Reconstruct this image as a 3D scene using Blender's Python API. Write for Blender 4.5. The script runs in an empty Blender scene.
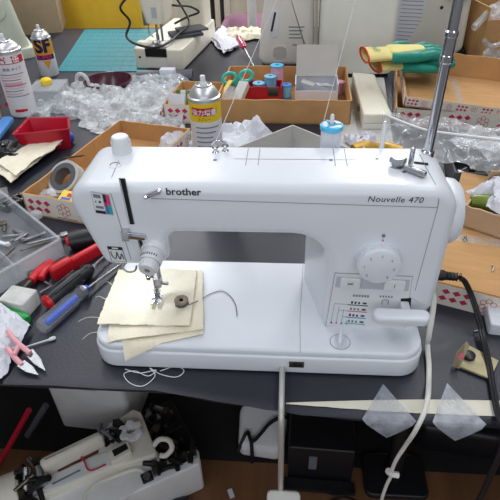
import bpy, bmesh, math, random
from mathutils import Vector, Matrix, noise
PI = math.pi
R = math.radians
rnd = random.Random(7)
COL = bpy.context.scene.collection
TZ = 0.70                                   # height of the table top above the floor

# ------------------------------------------------------------------ camera model
CAM = Vector((.2758, -.483, .5862)); PIT, YAW, ROL, FPX = .6454, -.0876, -.0321, 508.7
_f = Vector((math.sin(YAW)*math.cos(PIT), math.cos(YAW)*math.cos(PIT), -math.sin(PIT)))
_r = Vector((math.cos(YAW), -math.sin(YAW), 0)); _u = _r.cross(_f)
_r2 = math.cos(ROL)*_r + math.sin(ROL)*_u; _u2 = -math.sin(ROL)*_r + math.cos(ROL)*_u
def ray(px, py): return _r2*((px-250)/FPX) + _u2*(-(py-250)/FPX) + _f
def T(px, py, z=0.0):                       # point on the plane z above the table top
    d = ray(px, py); k = (z-CAM.z)/d.z; p = CAM+d*k; return Vector((p.x, p.y, z))
def Fl(px, py): return T(px, py, -TZ)       # point on the floor
def AY(px, py, Y):                          # point at distance Y
    d = ray(px, py); k = (Y-CAM.y)/d.y; return CAM+d*k

# ------------------------------------------------------------------ materials
def C(r, g, b):
    def l(c):
        c /= 255.0
        return c/12.92 if c <= .04045 else ((c+.055)/1.055)**2.4
    return (l(r), l(g), l(b), 1)
def mat(name, col, rough=.5, metal=0, spec=.5, var=0, vscale=20, bump=0, bscale=80, alpha=1, trans=0, coat=0, stretch=None, col2=None, sheen=0):
    m = bpy.data.materials.new(name); m.use_nodes = True
    nt = m.node_tree; p = nt.nodes['Principled BSDF']
    p.inputs['Base Color'].default_value = col; p.inputs['Roughness'].default_value = rough
    p.inputs['Metallic'].default_value = metal; p.inputs['Specular IOR Level'].default_value = spec
    p.inputs['Coat Weight'].default_value = coat; p.inputs['Transmission Weight'].default_value = trans
    p.inputs['Alpha'].default_value = alpha
    if sheen: p.inputs['Sheen Weight'].default_value = sheen
    if var or bump or col2:
        tc = nt.nodes.new('ShaderNodeTexCoord'); mp = nt.nodes.new('ShaderNodeMapping')
        nt.links.new(tc.outputs['Object'], mp.inputs['Vector'])
        if stretch: mp.inputs['Scale'].default_value = stretch
    if var or col2:
        n = nt.nodes.new('ShaderNodeTexNoise'); n.inputs['Scale'].default_value = vscale; n.inputs['Detail'].default_value = 6
        nt.links.new(mp.outputs[0], n.inputs['Vector'])
        cr = nt.nodes.new('ShaderNodeValToRGB'); cr.color_ramp.elements[0].position = .3; cr.color_ramp.elements[1].position = .7
        a = col2 if col2 else tuple(c*(1-var) for c in col[:3])+(1,)
        b = col if col2 else tuple(min(1, c*(1+var)) for c in col[:3])+(1,)
        cr.color_ramp.elements[0].color = a; cr.color_ramp.elements[1].color = b
        nt.links.new(n.outputs[0], cr.inputs[0]); nt.links.new(cr.outputs[0], p.inputs['Base Color'])
    if bump:
        n2 = nt.nodes.new('ShaderNodeTexNoise'); n2.inputs['Scale'].default_value = bscale; n2.inputs['Detail'].default_value = 5
        nt.links.new(mp.outputs[0], n2.inputs['Vector'])
        b = nt.nodes.new('ShaderNodeBump'); b.inputs['Strength'].default_value = bump; b.inputs['Distance'].default_value = .01
        nt.links.new(n2.outputs[0], b.inputs['Height']); nt.links.new(b.outputs[0], p.inputs['Normal'])
    return m
def film(name, col, lo=.2, hi=.6, scale=25, rough=.12, bump=.6, bscale=50):
    """clear plastic: alpha follows a noise so that creases read milky"""
    m = mat(name, col, rough, bump=bump, bscale=bscale, spec=.8)
    nt = m.node_tree; p = nt.nodes['Principled BSDF']
    tc = nt.nodes.new('ShaderNodeTexCoord'); n = nt.nodes.new('ShaderNodeTexNoise')
    n.inputs['Scale'].default_value = scale; n.inputs['Detail'].default_value = 8
    nt.links.new(tc.outputs['Object'], n.inputs['Vector'])
    mr = nt.nodes.new('ShaderNodeMapRange'); mr.inputs[1].default_value = .35; mr.inputs[2].default_value = .68
    mr.inputs[3].default_value = lo; mr.inputs[4].default_value = hi
    nt.links.new(n.outputs[0], mr.inputs[0]); nt.links.new(mr.outputs[0], p.inputs['Alpha'])
    return m
M = {}
M['white'] = mat('machine white', C(226, 230, 237), .34, coat=.1, var=.015, vscale=6)
M['white2'] = mat('matt white plastic', C(225, 227, 230), .4)
M['seam'] = mat('seam grey', C(150, 154, 162), .6)
M['dark'] = mat('black plastic', C(26, 26, 30), .4)
M['hole'] = mat('dark slot', C(14, 14, 16), .8)
M['chrome'] = mat('chrome', C(205, 207, 212), .14, metal=1)
M['steel'] = mat('brushed steel', C(165, 166, 170), .35, metal=1, bump=.1, bscale=200)
M['psteel'] = mat('pale satin steel', C(196, 194, 188), .35, metal=.45)
M['dsteel'] = mat('tarnished steel', C(120, 112, 100), .45, metal=1, var=.3, vscale=60)
M['ink'] = mat('black ink', C(32, 34, 42), .6)
M['greyink'] = mat('grey ink', C(120, 124, 132), .6)
M['pgrey'] = mat('panel grey', C(186, 190, 197), .45)
M['pink'] = mat('pink print', C(214, 70, 128), .5)
M['blue'] = mat('blue print', C(60, 110, 200), .5)
M['teal'] = mat('teal print', C(50, 170, 165), .5)
M['red'] = mat('red print', C(200, 32, 44), .5)
M["cloth"] = mat("cream cotton", C(240, 231, 208), .9, var=.05, vscale=30, bump=.25, bscale=500, sheen=.2)
M['cream'] = mat('cream plastic', C(236, 231, 214), .38, var=.03, vscale=8)
M['beige'] = mat('beige plastic', C(216, 212, 200), .45, var=.03, vscale=6)
M['lbeige'] = mat('pale warm plastic', C(232, 228, 222), .4, var=.02)
M['greyb'] = mat('grey green plastic', C(233, 234, 226), .5, var=.03)
M['card'] = mat('brown cardboard', C(196, 150, 98), .8, var=.10, vscale=14, bump=.15, bscale=60, stretch=(1, 6, 1))
M['card2'] = mat('grey cardboard', C(190, 160, 128), .85, var=.08, vscale=20)
M['cardw'] = mat('white printed board', C(226, 218, 206), .7, var=.04, vscale=20)
M['print'] = mat('crimson print', C(190, 40, 80), .7, var=.12, vscale=300)
M['table'] = mat('black vinyl', C(37, 38, 50), .40, var=.18, vscale=5, bump=.06, bscale=200, spec=.5)
M['edge'] = mat('black edge band', C(40, 40, 50), .45)
M['tealmat'] = mat('cutting mat teal', C(14, 124, 136), .55, var=.05)
M['tealgrid'] = mat('mat grid lines', C(60, 150, 146), .6)
M['yellow'] = mat('mustard plastic', C(246, 202, 60), .45, var=.05)
M['yel'] = mat('lemon print', C(245, 208, 30), .4)
M['redtray'] = mat('red plastic', C(184, 16, 46), .35, var=.06)
M['redh'] = mat('red grip', C(206, 28, 40), .35)
M['green'] = mat('green grip', C(24, 160, 72), .35)
M['blueh'] = mat('sky blue plastic', C(84, 150, 222), .4)
M['coreblue'] = mat('blue handle core', C(30, 84, 205), .3)
M['clear'] = mat('clear handle', C(225, 228, 236), .08, alpha=.15, spec=.8)
M['film'] = film('crinkled clear film', C(232, 236, 240), .16, .70, 22)
M['film2'] = film('thin clear bag', C(214, 218, 222), .22, .55, 7, bump=.35, bscale=20)
M['bubble'] = film('bubble wrap', C(240, 242, 245), .42, .88, 40, rough=.28, bump=.9, bscale=170)
M['tape'] = film('clear tape', C(205, 210, 222), .34, .55, 60, rough=.25, bump=.2)
M['tape2'] = film('faint clear tape', C(225, 225, 225), .08, .30, 30, rough=.2, bump=.2)
M['clearbox'] = mat('milky clear plastic', C(226, 230, 236), .15, alpha=.26, spec=.7)
M['paper'] = mat('white paper', C(214, 216, 224), .8, var=.03)
M['tissue'] = mat('white tissue', C(222, 222, 230), .9, bump=.3, bscale=40)
M['plum'] = mat('plum fabric', C(134, 92, 112), .9, bump=.2, bscale=300)
M['maroon'] = mat('maroon glaze', C(72, 30, 44), .25)
M['grey'] = mat('grey plastic', C(92, 94, 100), .5)
M['dgrey'] = mat('charcoal pad', C(62, 66, 76), .7, bump=.3, bscale=200)
M['lgrey'] = mat('light grey board', C(196, 194, 190), .6, var=.04)
M['pinkh'] = mat('pink grip', C(236, 170, 178), .4)
M['rose'] = mat('rose clear grip', C(196, 56, 96), .2, coat=.3)
M['glovey'] = mat('pale yellow knit', C(240, 226, 150), .9, bump=.5, bscale=300)
M['glovet'] = mat('teal latex', C(20, 140, 122), .55, bump=.3, bscale=120)
M['tsc'] = mat('turquoise grip', C(50, 190, 176), .35)
M['foam'] = mat('chalky white block', C(206, 206, 202), .9, var=.14, vscale=40)
M['cableb'] = mat('black cable', C(22, 22, 30), .4)
M['cablew'] = mat('off white cable', C(222, 220, 214), .45)
M['thread'] = mat('white thread', C(240, 240, 244), .8)
M['threadd'] = mat('dark thread', C(80, 84, 88), .8)
M['spoolw'] = mat('white thread winding', C(232, 234, 242), .75, bump=.5, bscale=60, stretch=(1, 1, 40))
M['lblue'] = mat('light blue plastic', C(80, 190, 232), .35)
M['pkspool'] = mat('pink thread winding', C(232, 176, 196), .75, bump=.4, bscale=60, stretch=(1, 1, 40))
M['blspool'] = mat('pale blue thread winding', C(130, 196, 226), .75, bump=.4, bscale=60, stretch=(1, 1, 40))
M['masking'] = mat('cream masking tape', C(222, 217, 200), .7, var=.06, vscale=40)
M['olive'] = mat('tan green metal', C(168, 158, 124), .5, metal=.35, var=.15, vscale=60)
M['gold'] = mat('golden wrap', C(206, 160, 60), .4, metal=.3, var=.3, vscale=40)
M['leaf'] = mat('olive green glaze', C(110, 128, 40), .35, var=.25, vscale=30)
M['navy'] = mat('navy print', C(24, 28, 64), .5)
M['orange'] = mat('orange print', C(226, 158, 48), .5)
M['magenta'] = mat('magenta print', C(196, 40, 110), .5)
M['canw'] = mat('white can lacquer', C(232, 230, 234), .3, coat=.2)
M['alu'] = mat('aluminium', C(214, 215, 217), .38, metal=.75)
M['black'] = mat('soot black', C(10, 10, 12), .55)
M['led'] = mat('lamp lens', C(240, 244, 255), .2)
M['winder'] = mat('grey winder', C(176, 180, 184), .35)
M['rust'] = mat('rusty red brown', C(96, 40, 30), .7, var=.3, vscale=30)
M['celadon'] = mat('pale celadon plastic', C(204, 207, 190), .45, var=.04)
M['greyw'] = mat('pale grey enamel', C(236, 236, 238), .45, var=.05)
M['fgrime'] = mat('yellowed enamel', C(238, 233, 220), .4, var=.05, vscale=12)

# ------------------------------------------------------------------ mesh builder
def arc_poly(corners, seg=7):
    """corners: [(x, y, r)...] -> rounded polygon; always the same number of points"""
    out = []; n = len(corners)
    for i in range(n):
        p = Vector(corners[i][:2]); r = corners[i][2]
        a = Vector(corners[i-1][:2])-p; b = Vector(corners[(i+1) % n][:2])-p
        la, lb = a.length, b.length; a /= la; b /= lb
        ang = math.acos(max(-1, min(1, a.dot(b)))); half = ang/2
        if r <= 1e-6 or abs(math.pi-ang) < 1e-3:
            out += [p.copy() for _ in range(seg+1)] if r > 0 else [p.copy()]
            continue
        t = min(r/math.tan(half), la*.48, lb*.48); r = t*math.tan(half)
        c = p+(a+b).normalized()*(r/math.sin(half)); s = p+a*t; e = p+b*t
        a0 = math.atan2(s.y-c.y, s.x-c.x); a1 = math.atan2(e.y-c.y, e.x-c.x)
        d = (a1-a0+PI) % (2*PI)-PI
        for k in range(seg+1):
            th = a0+d*k/seg; out.append(Vector((c.x+r*math.cos(th), c.y+r*math.sin(th))))
    return out
def rrect(w, d, r, seg=5): return arc_poly([(-w/2, -d/2, r), (w/2, -d/2, r), (w/2, d/2, r), (-w/2, d/2, r)], seg)
def circ(r, n=24): return [Vector((r*math.cos(2*PI*k/n), r*math.sin(2*PI*k/n))) for k in range(n)]
def inset(pts, d):
    n = len(pts); out = []
    area = sum(pts[i].x*pts[(i+1) % n].y-pts[(i+1) % n].x*pts[i].y for i in range(n)); s = 1 if area > 0 else -1
    for i in range(n):
        j = i-1
        while (pts[j]-pts[i]).length < 1e-7 and j > i-n: j -= 1
        k = i+1
        while (pts[k % n]-pts[i]).length < 1e-7 and k < i+n: k += 1
        a = (pts[i]-pts[j]).normalized(); b = (pts[k % n]-pts[i]).normalized()
        na = Vector((-a.y, a.x))*s; nb = Vector((-b.y, b.x))*s; nn = na+nb
        if nn.length < 1e-6: nn = na.copy()
        nn.normalize(); c = max(.45, nn.dot(na)); out.append(pts[i]+nn*(d/c))
    return out
def smooth(pts, n=8):
    pts = [Vector(p) for p in pts]
    if len(pts) < 3: return pts
    out = []
    for i in range(len(pts)-1):
        p0 = pts[max(i-1, 0)]; p1 = pts[i]; p2 = pts[i+1]; p3 = pts[min(i+2, len(pts)-1)]
        for k in range(n):
            t = k/n
            out.append(.5*((2*p1)+(p2-p0)*t+(2*p0-5*p1+4*p2-p3)*t*t+(3*p1-p0-3*p2+p3)*t**3))
    out.append(pts[-1]); return out
class MB:
    def __init__(s): s.bm = bmesh.new(); s.cur = 0
    def face(s, vs, m=None):
        try: f = s.bm.faces.new(vs)
        except ValueError: return None
        f.material_index = s.cur if m is None else m; return f
    def box(s, c, size, rot=None, m=None):
        c = Vector(c); v = []
        for z in (-1, 1):
            for x, y in ((-1, -1), (1, -1), (1, 1), (-1, 1)):
                p = Vector((x*size[0]/2, y*size[1]/2, z*size[2]/2))
                if rot is not None: p = rot @ p
                v.append(s.bm.verts.new(c+p))
        return [s.face([v[i] for i in q], m) for q in ((3, 2, 1, 0), (4, 5, 6, 7), (0, 1, 5, 4), (1, 2, 6, 5), (2, 3, 7, 6), (3, 0, 4, 7))]
    def rings(s, rings, close=True, cap0=True, cap1=True, m=None):
        vv = [[s.bm.verts.new(p) for p in r] for r in rings]
        for a, b in zip(vv, vv[1:]):
            n = len(a)
            for i in range(n if close else n-1):
                j = (i+1) % n; s.face((a[i], a[j], b[j], b[i]), m)
        if cap0: s.face(vv[0][::-1], m)
        if cap1: s.face(vv[-1], m)
        return s
    def prism(s, pts, z0, z1, rt=0, rb=0, X=None, seg=4, m=None):
        X = X or Matrix.Identity(4); rs = []
        if rb:
            for k in range(seg):
                a = k/seg*PI/2; rs.append((rb*(1-math.sin(a)), z0+rb*(1-math.cos(a))))
        else: rs.append((0, z0))
        if rb: rs.append((0, z0+rb))
        if rt:
            for k in range(seg+1):
                a = k/seg*PI/2; rs.append((rt*(1-math.cos(a)), z1-rt*(1-math.sin(a))))
        else: rs.append((0, z1))
        return s.rings([[X @ Vector((p.x, p.y, z)) for p in (inset(pts, d) if d else pts)] for d, z in rs], m=m)
    def lathe(s, prof, seg=28, X=None, mats=None, cap=True, m=None):
        X = X or Matrix.Identity(4); vv = []
        for r, z in prof: vv.append([s.bm.verts.new(X @ Vector((r*math.cos(2*PI*k/seg), r*math.sin(2*PI*k/seg), z))) for k in range(seg)])
        for q in range(len(vv)-1):
            for i in range(seg):
                j = (i+1) % seg; s.face((vv[q][i], vv[q][j], vv[q+1][j], vv[q+1][i]), mats[q] if mats else m)
        if cap:
            if prof[0][0] > 1e-6: s.face(vv[0][::-1], mats[0] if mats else m)
            if prof[-1][0] > 1e-6: s.face(vv[-1], mats[-1] if mats else m)
        return s
    def cyl(s, a, b, r, r2=None, seg=16, m=None):
        return s.tube([a, b], [r, r if r2 is None else r2], seg, m)
    def tube(s, pts, r, seg=8, m=None):
        pts = [Vector(p) for p in pts]; n = len(pts); up = Vector((0, 0, 1)); rs = []; prev = None
        for i, p in enumerate(pts):
            t = (pts[min(i+1, n-1)]-pts[max(i-1, 0)]).normalized()
            if prev is None:
                a = t.cross(up if abs(t.z) < .95 else Vector((1, 0, 0))).normalized()
            else:
                a = (prev-t*prev.dot(t)); a = a.normalized() if a.length > 1e-6 else t.orthogonal().normalized()
            prev = a; b = t.cross(a); rr = r[i] if isinstance(r, (list, tuple)) else r
            rs.append([p+(a*math.cos(2*PI*k/seg)+b*math.sin(2*PI*k/seg))*rr for k in range(seg)])
        return s.rings(rs, m=m)
    def sheet(s, fn, nx, ny, th=.0, m=None):
        top = [[s.bm.verts.new(fn(i/nx, j/ny)) for i in range(nx+1)] for j in range(ny+1)]
        for j in range(ny):
            for i in range(nx): s.face((top[j][i], top[j][i+1], top[j+1][i+1], top[j+1][i]), m)
        if th:
            bot = [[s.bm.verts.new(v.co-Vector((0, 0, th))) for v in row] for row in top]
            for j in range(ny):
                for i in range(nx): s.face((bot[j][i], bot[j+1][i], bot[j+1][i+1], bot[j][i+1]), m)
            for i in range(nx):
                s.face((bot[0][i], bot[0][i+1], top[0][i+1], top[0][i]), m); s.face((top[ny][i], top[ny][i+1], bot[ny][i+1], bot[ny][i]), m)
            for j in range(ny):
                s.face((top[j][0], top[j+1][0], bot[j+1][0], bot[j][0]), m); s.face((bot[j][nx], bot[j+1][nx], top[j+1][nx], top[j][nx]), m)
        return s
    def ball(s, c, r, sc=(1, 1, 1), seg=14, m=None, X=None):
        prof = [(max(1e-5, math.sin(PI*k/10))*r, -math.cos(PI*k/10)*r) for k in range(11)]
        Y = Matrix.Translation(Vector(c)) @ (X or Matrix.Identity(4)) @ Matrix.Diagonal((sc[0], sc[1], sc[2], 1))
        return s.lathe(prof, seg, Y, m=m, cap=False)
    def build(s, name, mats, parent=None, ang=32, loc=None, rz=0, flat=False, mods=None):
        bmesh.ops.remove_doubles(s.bm, verts=s.bm.verts, dist=1e-6)
        bmesh.ops.recalc_face_normals(s.bm, faces=s.bm.faces)
        me = bpy.data.meshes.new(name); s.bm.to_mesh(me); s.bm.free()
        for mm in (mats if isinstance(mats, (list, tuple)) else [mats]): me.materials.append(M[mm] if isinstance(mm, str) else mm)
        if not flat:
            for p in me.polygons: p.use_smooth = True
            me.set_sharp_from_angle(angle=R(ang))
        o = bpy.data.objects.new(name, me); COL.objects.link(o)
        if parent: o.parent = parent
        if loc is not None: o.location = loc
        if rz: o.rotation_euler = (0, 0, rz)
        if mods: mods(o)
        return o
def tag(o, label, cat, group=None, kind=None):
    o['label'] = label; o['category'] = cat
    if group: o['group'] = group
    if kind: o['kind'] = kind
    return o
def W(p): return Vector((p[0], p[1], (p[2] if len(p) > 2 else 0)+TZ))
def thing(name, label, cat, loc, rz=0, group=None):
    o = bpy.data.objects.new(name, None); COL.objects.link(o); o.empty_display_size = .05
    o.location = loc; o.rotation_euler = (0, 0, rz); return tag(o, label, cat, group)
def struct(o): o['kind'] = 'structure'; return o
def copy_thing(root, loc, rz, label, group=None):
    r = root.copy(); COL.objects.link(r); r.location = loc; r.rotation_euler = (0, 0, rz); r['label'] = label
    if group: r['group'] = group
    for ch in list(root.children):
        c = ch.copy(); COL.objects.link(c); c.parent = r
        for g in list(ch.children):
            d = g.copy(); COL.objects.link(d); d.parent = c
    return r
def Rx(a): return Matrix.Rotation(a, 4, 'X')
def Ry(a): return Matrix.Rotation(a, 4, 'Y')
def Rz(a): return Matrix.Rotation(a, 4, 'Z')
def Tr(x, y, z): return Matrix.Translation((x, y, z))
def aim(a, b):
    """matrix whose z axis runs a -> b, origin a"""
    a = Vector(a); d = Vector(b)-a; return Tr(*a) @ d.to_track_quat('Z', 'Y').to_matrix().to_4x4()
def rbox(w, d, z0, z1, r, rt=.003, rb=.002, X=None, m=None, mb=None):
    return (mb or MB()).prism(rrect(w, d, r), z0, z1, rt, rb, X, m=m)
def text(body, size, mp, mt, parent, name='lettering', shear=0, bold=0, sp=1, ext=0, align='LEFT', label=None, step=0):
    cu = bpy.data.curves.new(name, 'FONT'); cu.body = body; cu.size = size; cu.shear = shear; cu.offset = bold; cu.space_character = sp
    cu.align_x = align; cu.resolution_u = 3; cu.extrude = ext; cu.fill_mode = 'BOTH' if ext else 'FRONT'
    o = bpy.data.objects.new('tmp', cu); COL.objects.link(o); bpy.context.view_layer.update()
    dg = bpy.context.evaluated_depsgraph_get(); me = bpy.data.meshes.new_from_object(o.evaluated_get(dg))
    bpy.data.objects.remove(o); bpy.data.curves.remove(cu)
    if step:
        bt = bmesh.new(); bt.from_mesh(me); x0 = min(v.co.x for v in bt.verts); x1 = max(v.co.x for v in bt.verts); x0 += step
        while x0 < x1:
            bmesh.ops.bisect_plane(bt, geom=bt.verts[:]+bt.edges[:]+bt.faces[:], plane_co=(x0, 0, 0), plane_no=(1, 0, 0)); x0 += step
        bt.to_mesh(me); bt.free()
    for v in me.vertices: v.co = mp(v.co)
    me.name = name; me.materials.clear(); me.materials.append(M[mt])
    q = bpy.data.objects.new(name, me); COL.objects.link(q); q.parent = parent
    if label: q['label'] = label
    return q
def fbm(v, o=4): return noise.fractal(Vector(v), .9, 2.0, o)
def ctrl(p, seed): return Vector((p[0]+seed*13.1, p[1]+seed*7.7, (p[2] if len(p) > 2 else 0)+seed*3.3))
def bil(c):
    a, b, d, e = [Vector(q) for q in c]     # FL FR BR BL
    return lambda u, v: (a*(1-u)+b*u)*(1-v)+(e*(1-u)+d*u)*v

# ------------------------------------------------------------------ setting
def plane_mat_floor():
    m = mat('brown floor boards', C(122, 84, 56), .5, var=.25, vscale=18, stretch=(1, .12, 1), bump=.1, bscale=40)
    return m
M['floor'] = plane_mat_floor()
b = MB(); b.box((.4, 2.6, -.02), (7, 7.6, .04)); struct(b.build('floor', 'floor', flat=True))
M['wall'] = mat('pale wall paint', C(214, 210, 200), .8)
M['ceil'] = mat('white ceiling paint', C(235, 236, 238), .8)
M['wall2'] = mat('grey wall paint', C(150, 150, 152), .8)
b = MB(); b.box((.4, 5.45, 1.4), (7, .1, 2.88)); struct(b.build('wall_back', 'wall', flat=True))
b = MB(); b.box((.4, 5.39, .05), (7, .02, .1)); struct(b.build('baseboard_back', 'wall', flat=True))

b = MB(); b.box((-3.15, 2.05, 1.4), (.1, 6.9, 2.88)); struct(b.build('wall_left', 'wall2', flat=True))
b = MB(); b.box((3.95, 2.05, 1.4), (.1, 6.9, 2.88)); struct(b.build('wall_right', 'wall2', flat=True))
b = MB(); b.box((.4, -1.75, 1.4), (7, .1, 2.88)); struct(b.build('wall_front', 'wall2', flat=True))
b = MB(); b.box((.4, 1.85, 2.87), (7.2, 7.3, .06)); struct(b.build('ceiling', 'ceil', flat=True))

wn = MB(); wn.box((.3, -1.69, 1.55), (2.4, .012, 1.1)); M['pane'] = mat('frosted pane', C(225, 232, 240), .3); wo_ = struct(wn.build('window_1', 'pane', flat=True))  # unseen pane and frame added to carry the front fill light
for c, sz in (((.3, -1.685, 2.13), (2.56, .05, .08)), ((.3, -1.685, 0.97), (2.56, .05, .08)), ((-.94, -1.685, 1.55), (.08, .05, 1.2)), ((1.54, -1.685, 1.55), (.08, .05, 1.2)), ((.3, -1.682, 1.55), (.05, .03, 1.1))):
    b = MB(); b.box(c, sz); b.build('window_frame', 'ceil', wo_, flat=True)

# ------------------------------------------------------------------ work table
tb = thing('work_table', 'large work table covered in dark vinyl carrying the sewing machine', 'table', (.35, .95, 0))
YB = 1.99; YF = -.058
b = MB(); b.prism(arc_poly([(-2.4, -.015-.95, .004), (1.75, -.035-.95, .004), (1.75, YB-.95, .004), (-2.4, YB-.95, .004)], 3), TZ-.028, TZ-.0015, .003, .003)
b.build('table_top', 'edge', tb)
b = MB(); xs = 240
def yedge(x): return YF+.001+.010*min(3, max(0, (-.05-x)/.07))
def lip(x): return .005+.010*min(1, max(0, (x+.13)/.28))+.010*min(1, max(0, (x-.15)/.35))
rows = [(-.0100, -1), (-.0115, -.45), (-.006, -.04), (.004, 0)]
vv = []
for (dy, dz) in rows:
    vv.append([b.bm.verts.new(Vector((x, yedge(x)+dy+.0022*fbm((x*11, 1, 2))-.95, TZ+dz*lip(x)+(.0045*fbm((x*9, 5, 1)) if dz < -.9 else 0)))) for x in [-2.4+4.15*i/xs for i in range(xs+1)]])
vv.append([b.bm.verts.new(Vector((-2.4+4.15*i/xs, YB-.95, TZ))) for i in range(xs+1)])
for a_, c_ in zip(vv, vv[1:]):
    for i in range(xs): b.face((a_[i], a_[i+1], c_[i+1], c_[i]))
b.build('vinyl_cover', 'table', tb, ang=60)
for (x, y) in ((-2.2, .05), (1.62, .05), (-2.2, 1.85), (1.62, 1.85)):
    b = MB(); b.cyl((x-.35, y-.95, 0), (x-.35, y-.95, TZ-.028), .022); b.build('leg', 'dark', tb)

# ------------------------------------------------------------------ sewing machine
sm = thing('sewing_machine', 'white straight stitch sewing machine standing at the front of the dark table', 'sewing machine', (0, 0, TZ))
fp = arc_poly([(0, 0, .032), (.47, 0, .032), (.47, .198, .02), (0, .198, .02)], 7)
b = MB(); b.prism(inset(fp, -.0025), .002, .0355, .0035, .004); b.prism(inset(fp, .0015), .035, .037)
bed = b.build('bed_base', 'white', sm)
b = MB(); b.prism(fp, .0362, .047, .0045, .0008); b.build('bed_cover', 'white', sm)
for x, y in ((.04, .04), (.43, .04), (.04, .16), (.43, .16)):
    b = MB(); b.cyl((x, y, .0004), (x, y, .005), .012); b.build('rubber_foot', 'dark', sm)
Y0, Y1 = .05, .166
def outl(t):
    xp = .334*(1-t)+.304*t; ri = .050*(1-t)+.016*t; xh = .122*(1-t)+.098*t; zu = .206
    return arc_poly([(xp, .03, .0), (xp, zu, ri), (xh, zu, .014+.0*t), (xh, .150, .030), (.027, .150, .016), (-.009, .2785, .029), (.484, .2785, .036), (.483, .088, .012), (.4715, .066, .01), (.4695, .03, .0)], 8)
b = MB(); rs = []; RF, RB = .013, .011
for k in range(7):
    a = k/6*PI/2; y = Y0+RF*(1-math.cos(a)); rs.append((y, RF*(1-math.sin(a))))
for k in range(1, 6): rs.append((Y0+RF+(Y1-RB-Y0-RF)*k/6, 0))
for k in range(7):
    a = k/6*PI/2; rs.append((Y1-RB+RB*math.sin(a), RB*(1-math.cos(a))))
b.rings([[Vector((p.x, y, p.y)) for p in inset(outl((y-Y0)/(Y1-Y0)), d)] for y, d in rs])
b.build('machine_arm', 'white', sm, ang=40)
def FY(px, py, off=0): return AY(px, py, Y0-off)      # on the front face
def strip(mb, p, q, w, th=.0005, m=None):
    p, q = Vector(p), Vector(q); d = (q-p).normalized(); nrm = Vector((0, -1, 0)); s = d.cross(nrm)*w/2
    top = [p-s, q-s, q+s, p+s]; v0 = [mb.bm.verts.new(x+nrm*th) for x in top]; v1 = [mb.bm.verts.new(x-nrm*.0004) for x in top]
    mb.face(v0, m)
    for i in range(4): mb.face((v0[i], v1[i], v1[(i+1) % 4], v0[(i+1) % 4]), m)
def quad(mb, pts, off=.0004, m=None):
    mb.face([mb.bm.verts.new(Vector(p)+Vector((0, -off, 0))) for p in pts], m)
def fpt(x, z): return Vector((x, Y0, z))
b = MB(); strip(b, fpt(.108, .2605), fpt(.457, .2535), .0009); strip(b, fpt(.457, .2535), fpt(.4525, .12), .0007); b.tube([(.457, .0497, .2535), (.4565, .0497, .264), (.4535, .054, .2725), (.4525, .062, .2777), (.450, .10, .2785), (.449, .14, .2785)], .0006, 6)
b.build('panel_seam', 'seam', sm)
b = MB(); strip(b, fpt(.058, .266), fpt(.066, .163), .0009)
b.tube([(.052, .115, .2785), (.055, .075, .2785), (.0565, .062, .2775), (.0575, .054, .2725), (.058, .0497, .265)], .0007, 6)
b.build('face_cover_seam', 'seam', sm)
# long mouldings on the top
b = MB()
for x in (.222, .238, .337, .352): b.box((x, .13, .2780), (.0012, .05, .0012))
b.box((.29, .123, .2780), (.17, .0012, .0010))
b.build('top_cover_line', 'seam', sm)
# brand lettering
fmap = lambda x0, z0, sl=0: (lambda c: Vector((x0+c.x, Y0-.0006, z0+c.y+sl*c.x)))
text('brother', .0136, fmap(.1275, .2665, -.012), 'ink', sm, bold=.00028, sp=1.02)
text('Nouvelle 470', .0112, fmap(.3725, .2605, -.012), 'ink', sm, shear=.15, sp=1.08)
# take-up lever slot with trim
b = MB(); s0, s1 = FY(122, 178), FY(132, 224)
strip(b, s0, s1, .0085, .0006, 0); strip(b, s0+Vector((.0005, 0, 0)), s1+Vector((.0005, 0, 0)), .0055, .0009, 1)
b.build('lever_slot', ['chrome', 'hole'], sm)
b = MB(); b.prism(arc_poly([(-.011, -.0028, .0025), (.011, -.0028, .0025), (.011, .0028, .0025), (-.011, .0028, .0025)], 4), 0, .006, .0015, 0, Tr(.112, .0505, .2685) @ Ry(R(-22)) @ Rx(PI/2))
b.cyl((.104, .05, .266), (.104, .040, .266), .0022, seg=10); b.build('thread_guide', 'chrome', sm)
b = MB(); b.prism(rrect(.030, .010, .003), 0, .004, .001, 0, Tr(.078, .0505, .2035) @ Ry(R(6)) @ Rx(PI/2)); b.box((.068, .045, .208), (.009, .011, .014))
b.build('lower_thread_guide', 'chrome', sm)
b = MB(); strip(b, fpt(.083, .200), fpt(.085, .178), .006, .0008, 0); strip(b, fpt(.0835, .198), fpt(.0855, .182), .003, .0011, 1); b.build('check_spring_slot', ['steel', 'hole'], sm)
# tension dial
X = aim((.1005, .052, .178), (.0955, .012, .168))
td = thing('tmp', '', '', (0, 0, 0)); bpy.data.objects.remove(td)
b = MB(); b.lathe([(.0185, -.004), (.0185, .004), (.0175, .006), (.015, .006)], 32, X); b.build('tension_collar', 'white2', sm)
b = MB(); b.lathe([(.0145, .005), (.0152, .008), (.0148, .020), (.0138, .022), (.0128, .022), (.0122, .032), (.0110, .0345), (.004, .0345), (.004, .0325), (.0001, .0325)], 32, X, mats=[0, 0, 0, 1, 0, 0, 0, 1, 1])
for k in range(20):
    a = 2*PI*k/20; b.box(X @ Vector((.0126*math.cos(a), .0126*math.sin(a), .027)), (.0011, .0011, .007), X.to_3x3() @ Matrix.Rotation(a, 3, 'Z'))
dial = b.build('tension_dial', ['white2', 'seam'], sm)
b = MB()
for k in range(9):
    a = R(50+k*12); b.box(X @ Vector((.0150*math.cos(a), .0150*math.sin(a), .0165)), (.0006, .0012, .003), X.to_3x3() @ Matrix.Rotation(a, 3, 'Z'))
b.build('dial_marks', 'ink', dial)
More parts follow.
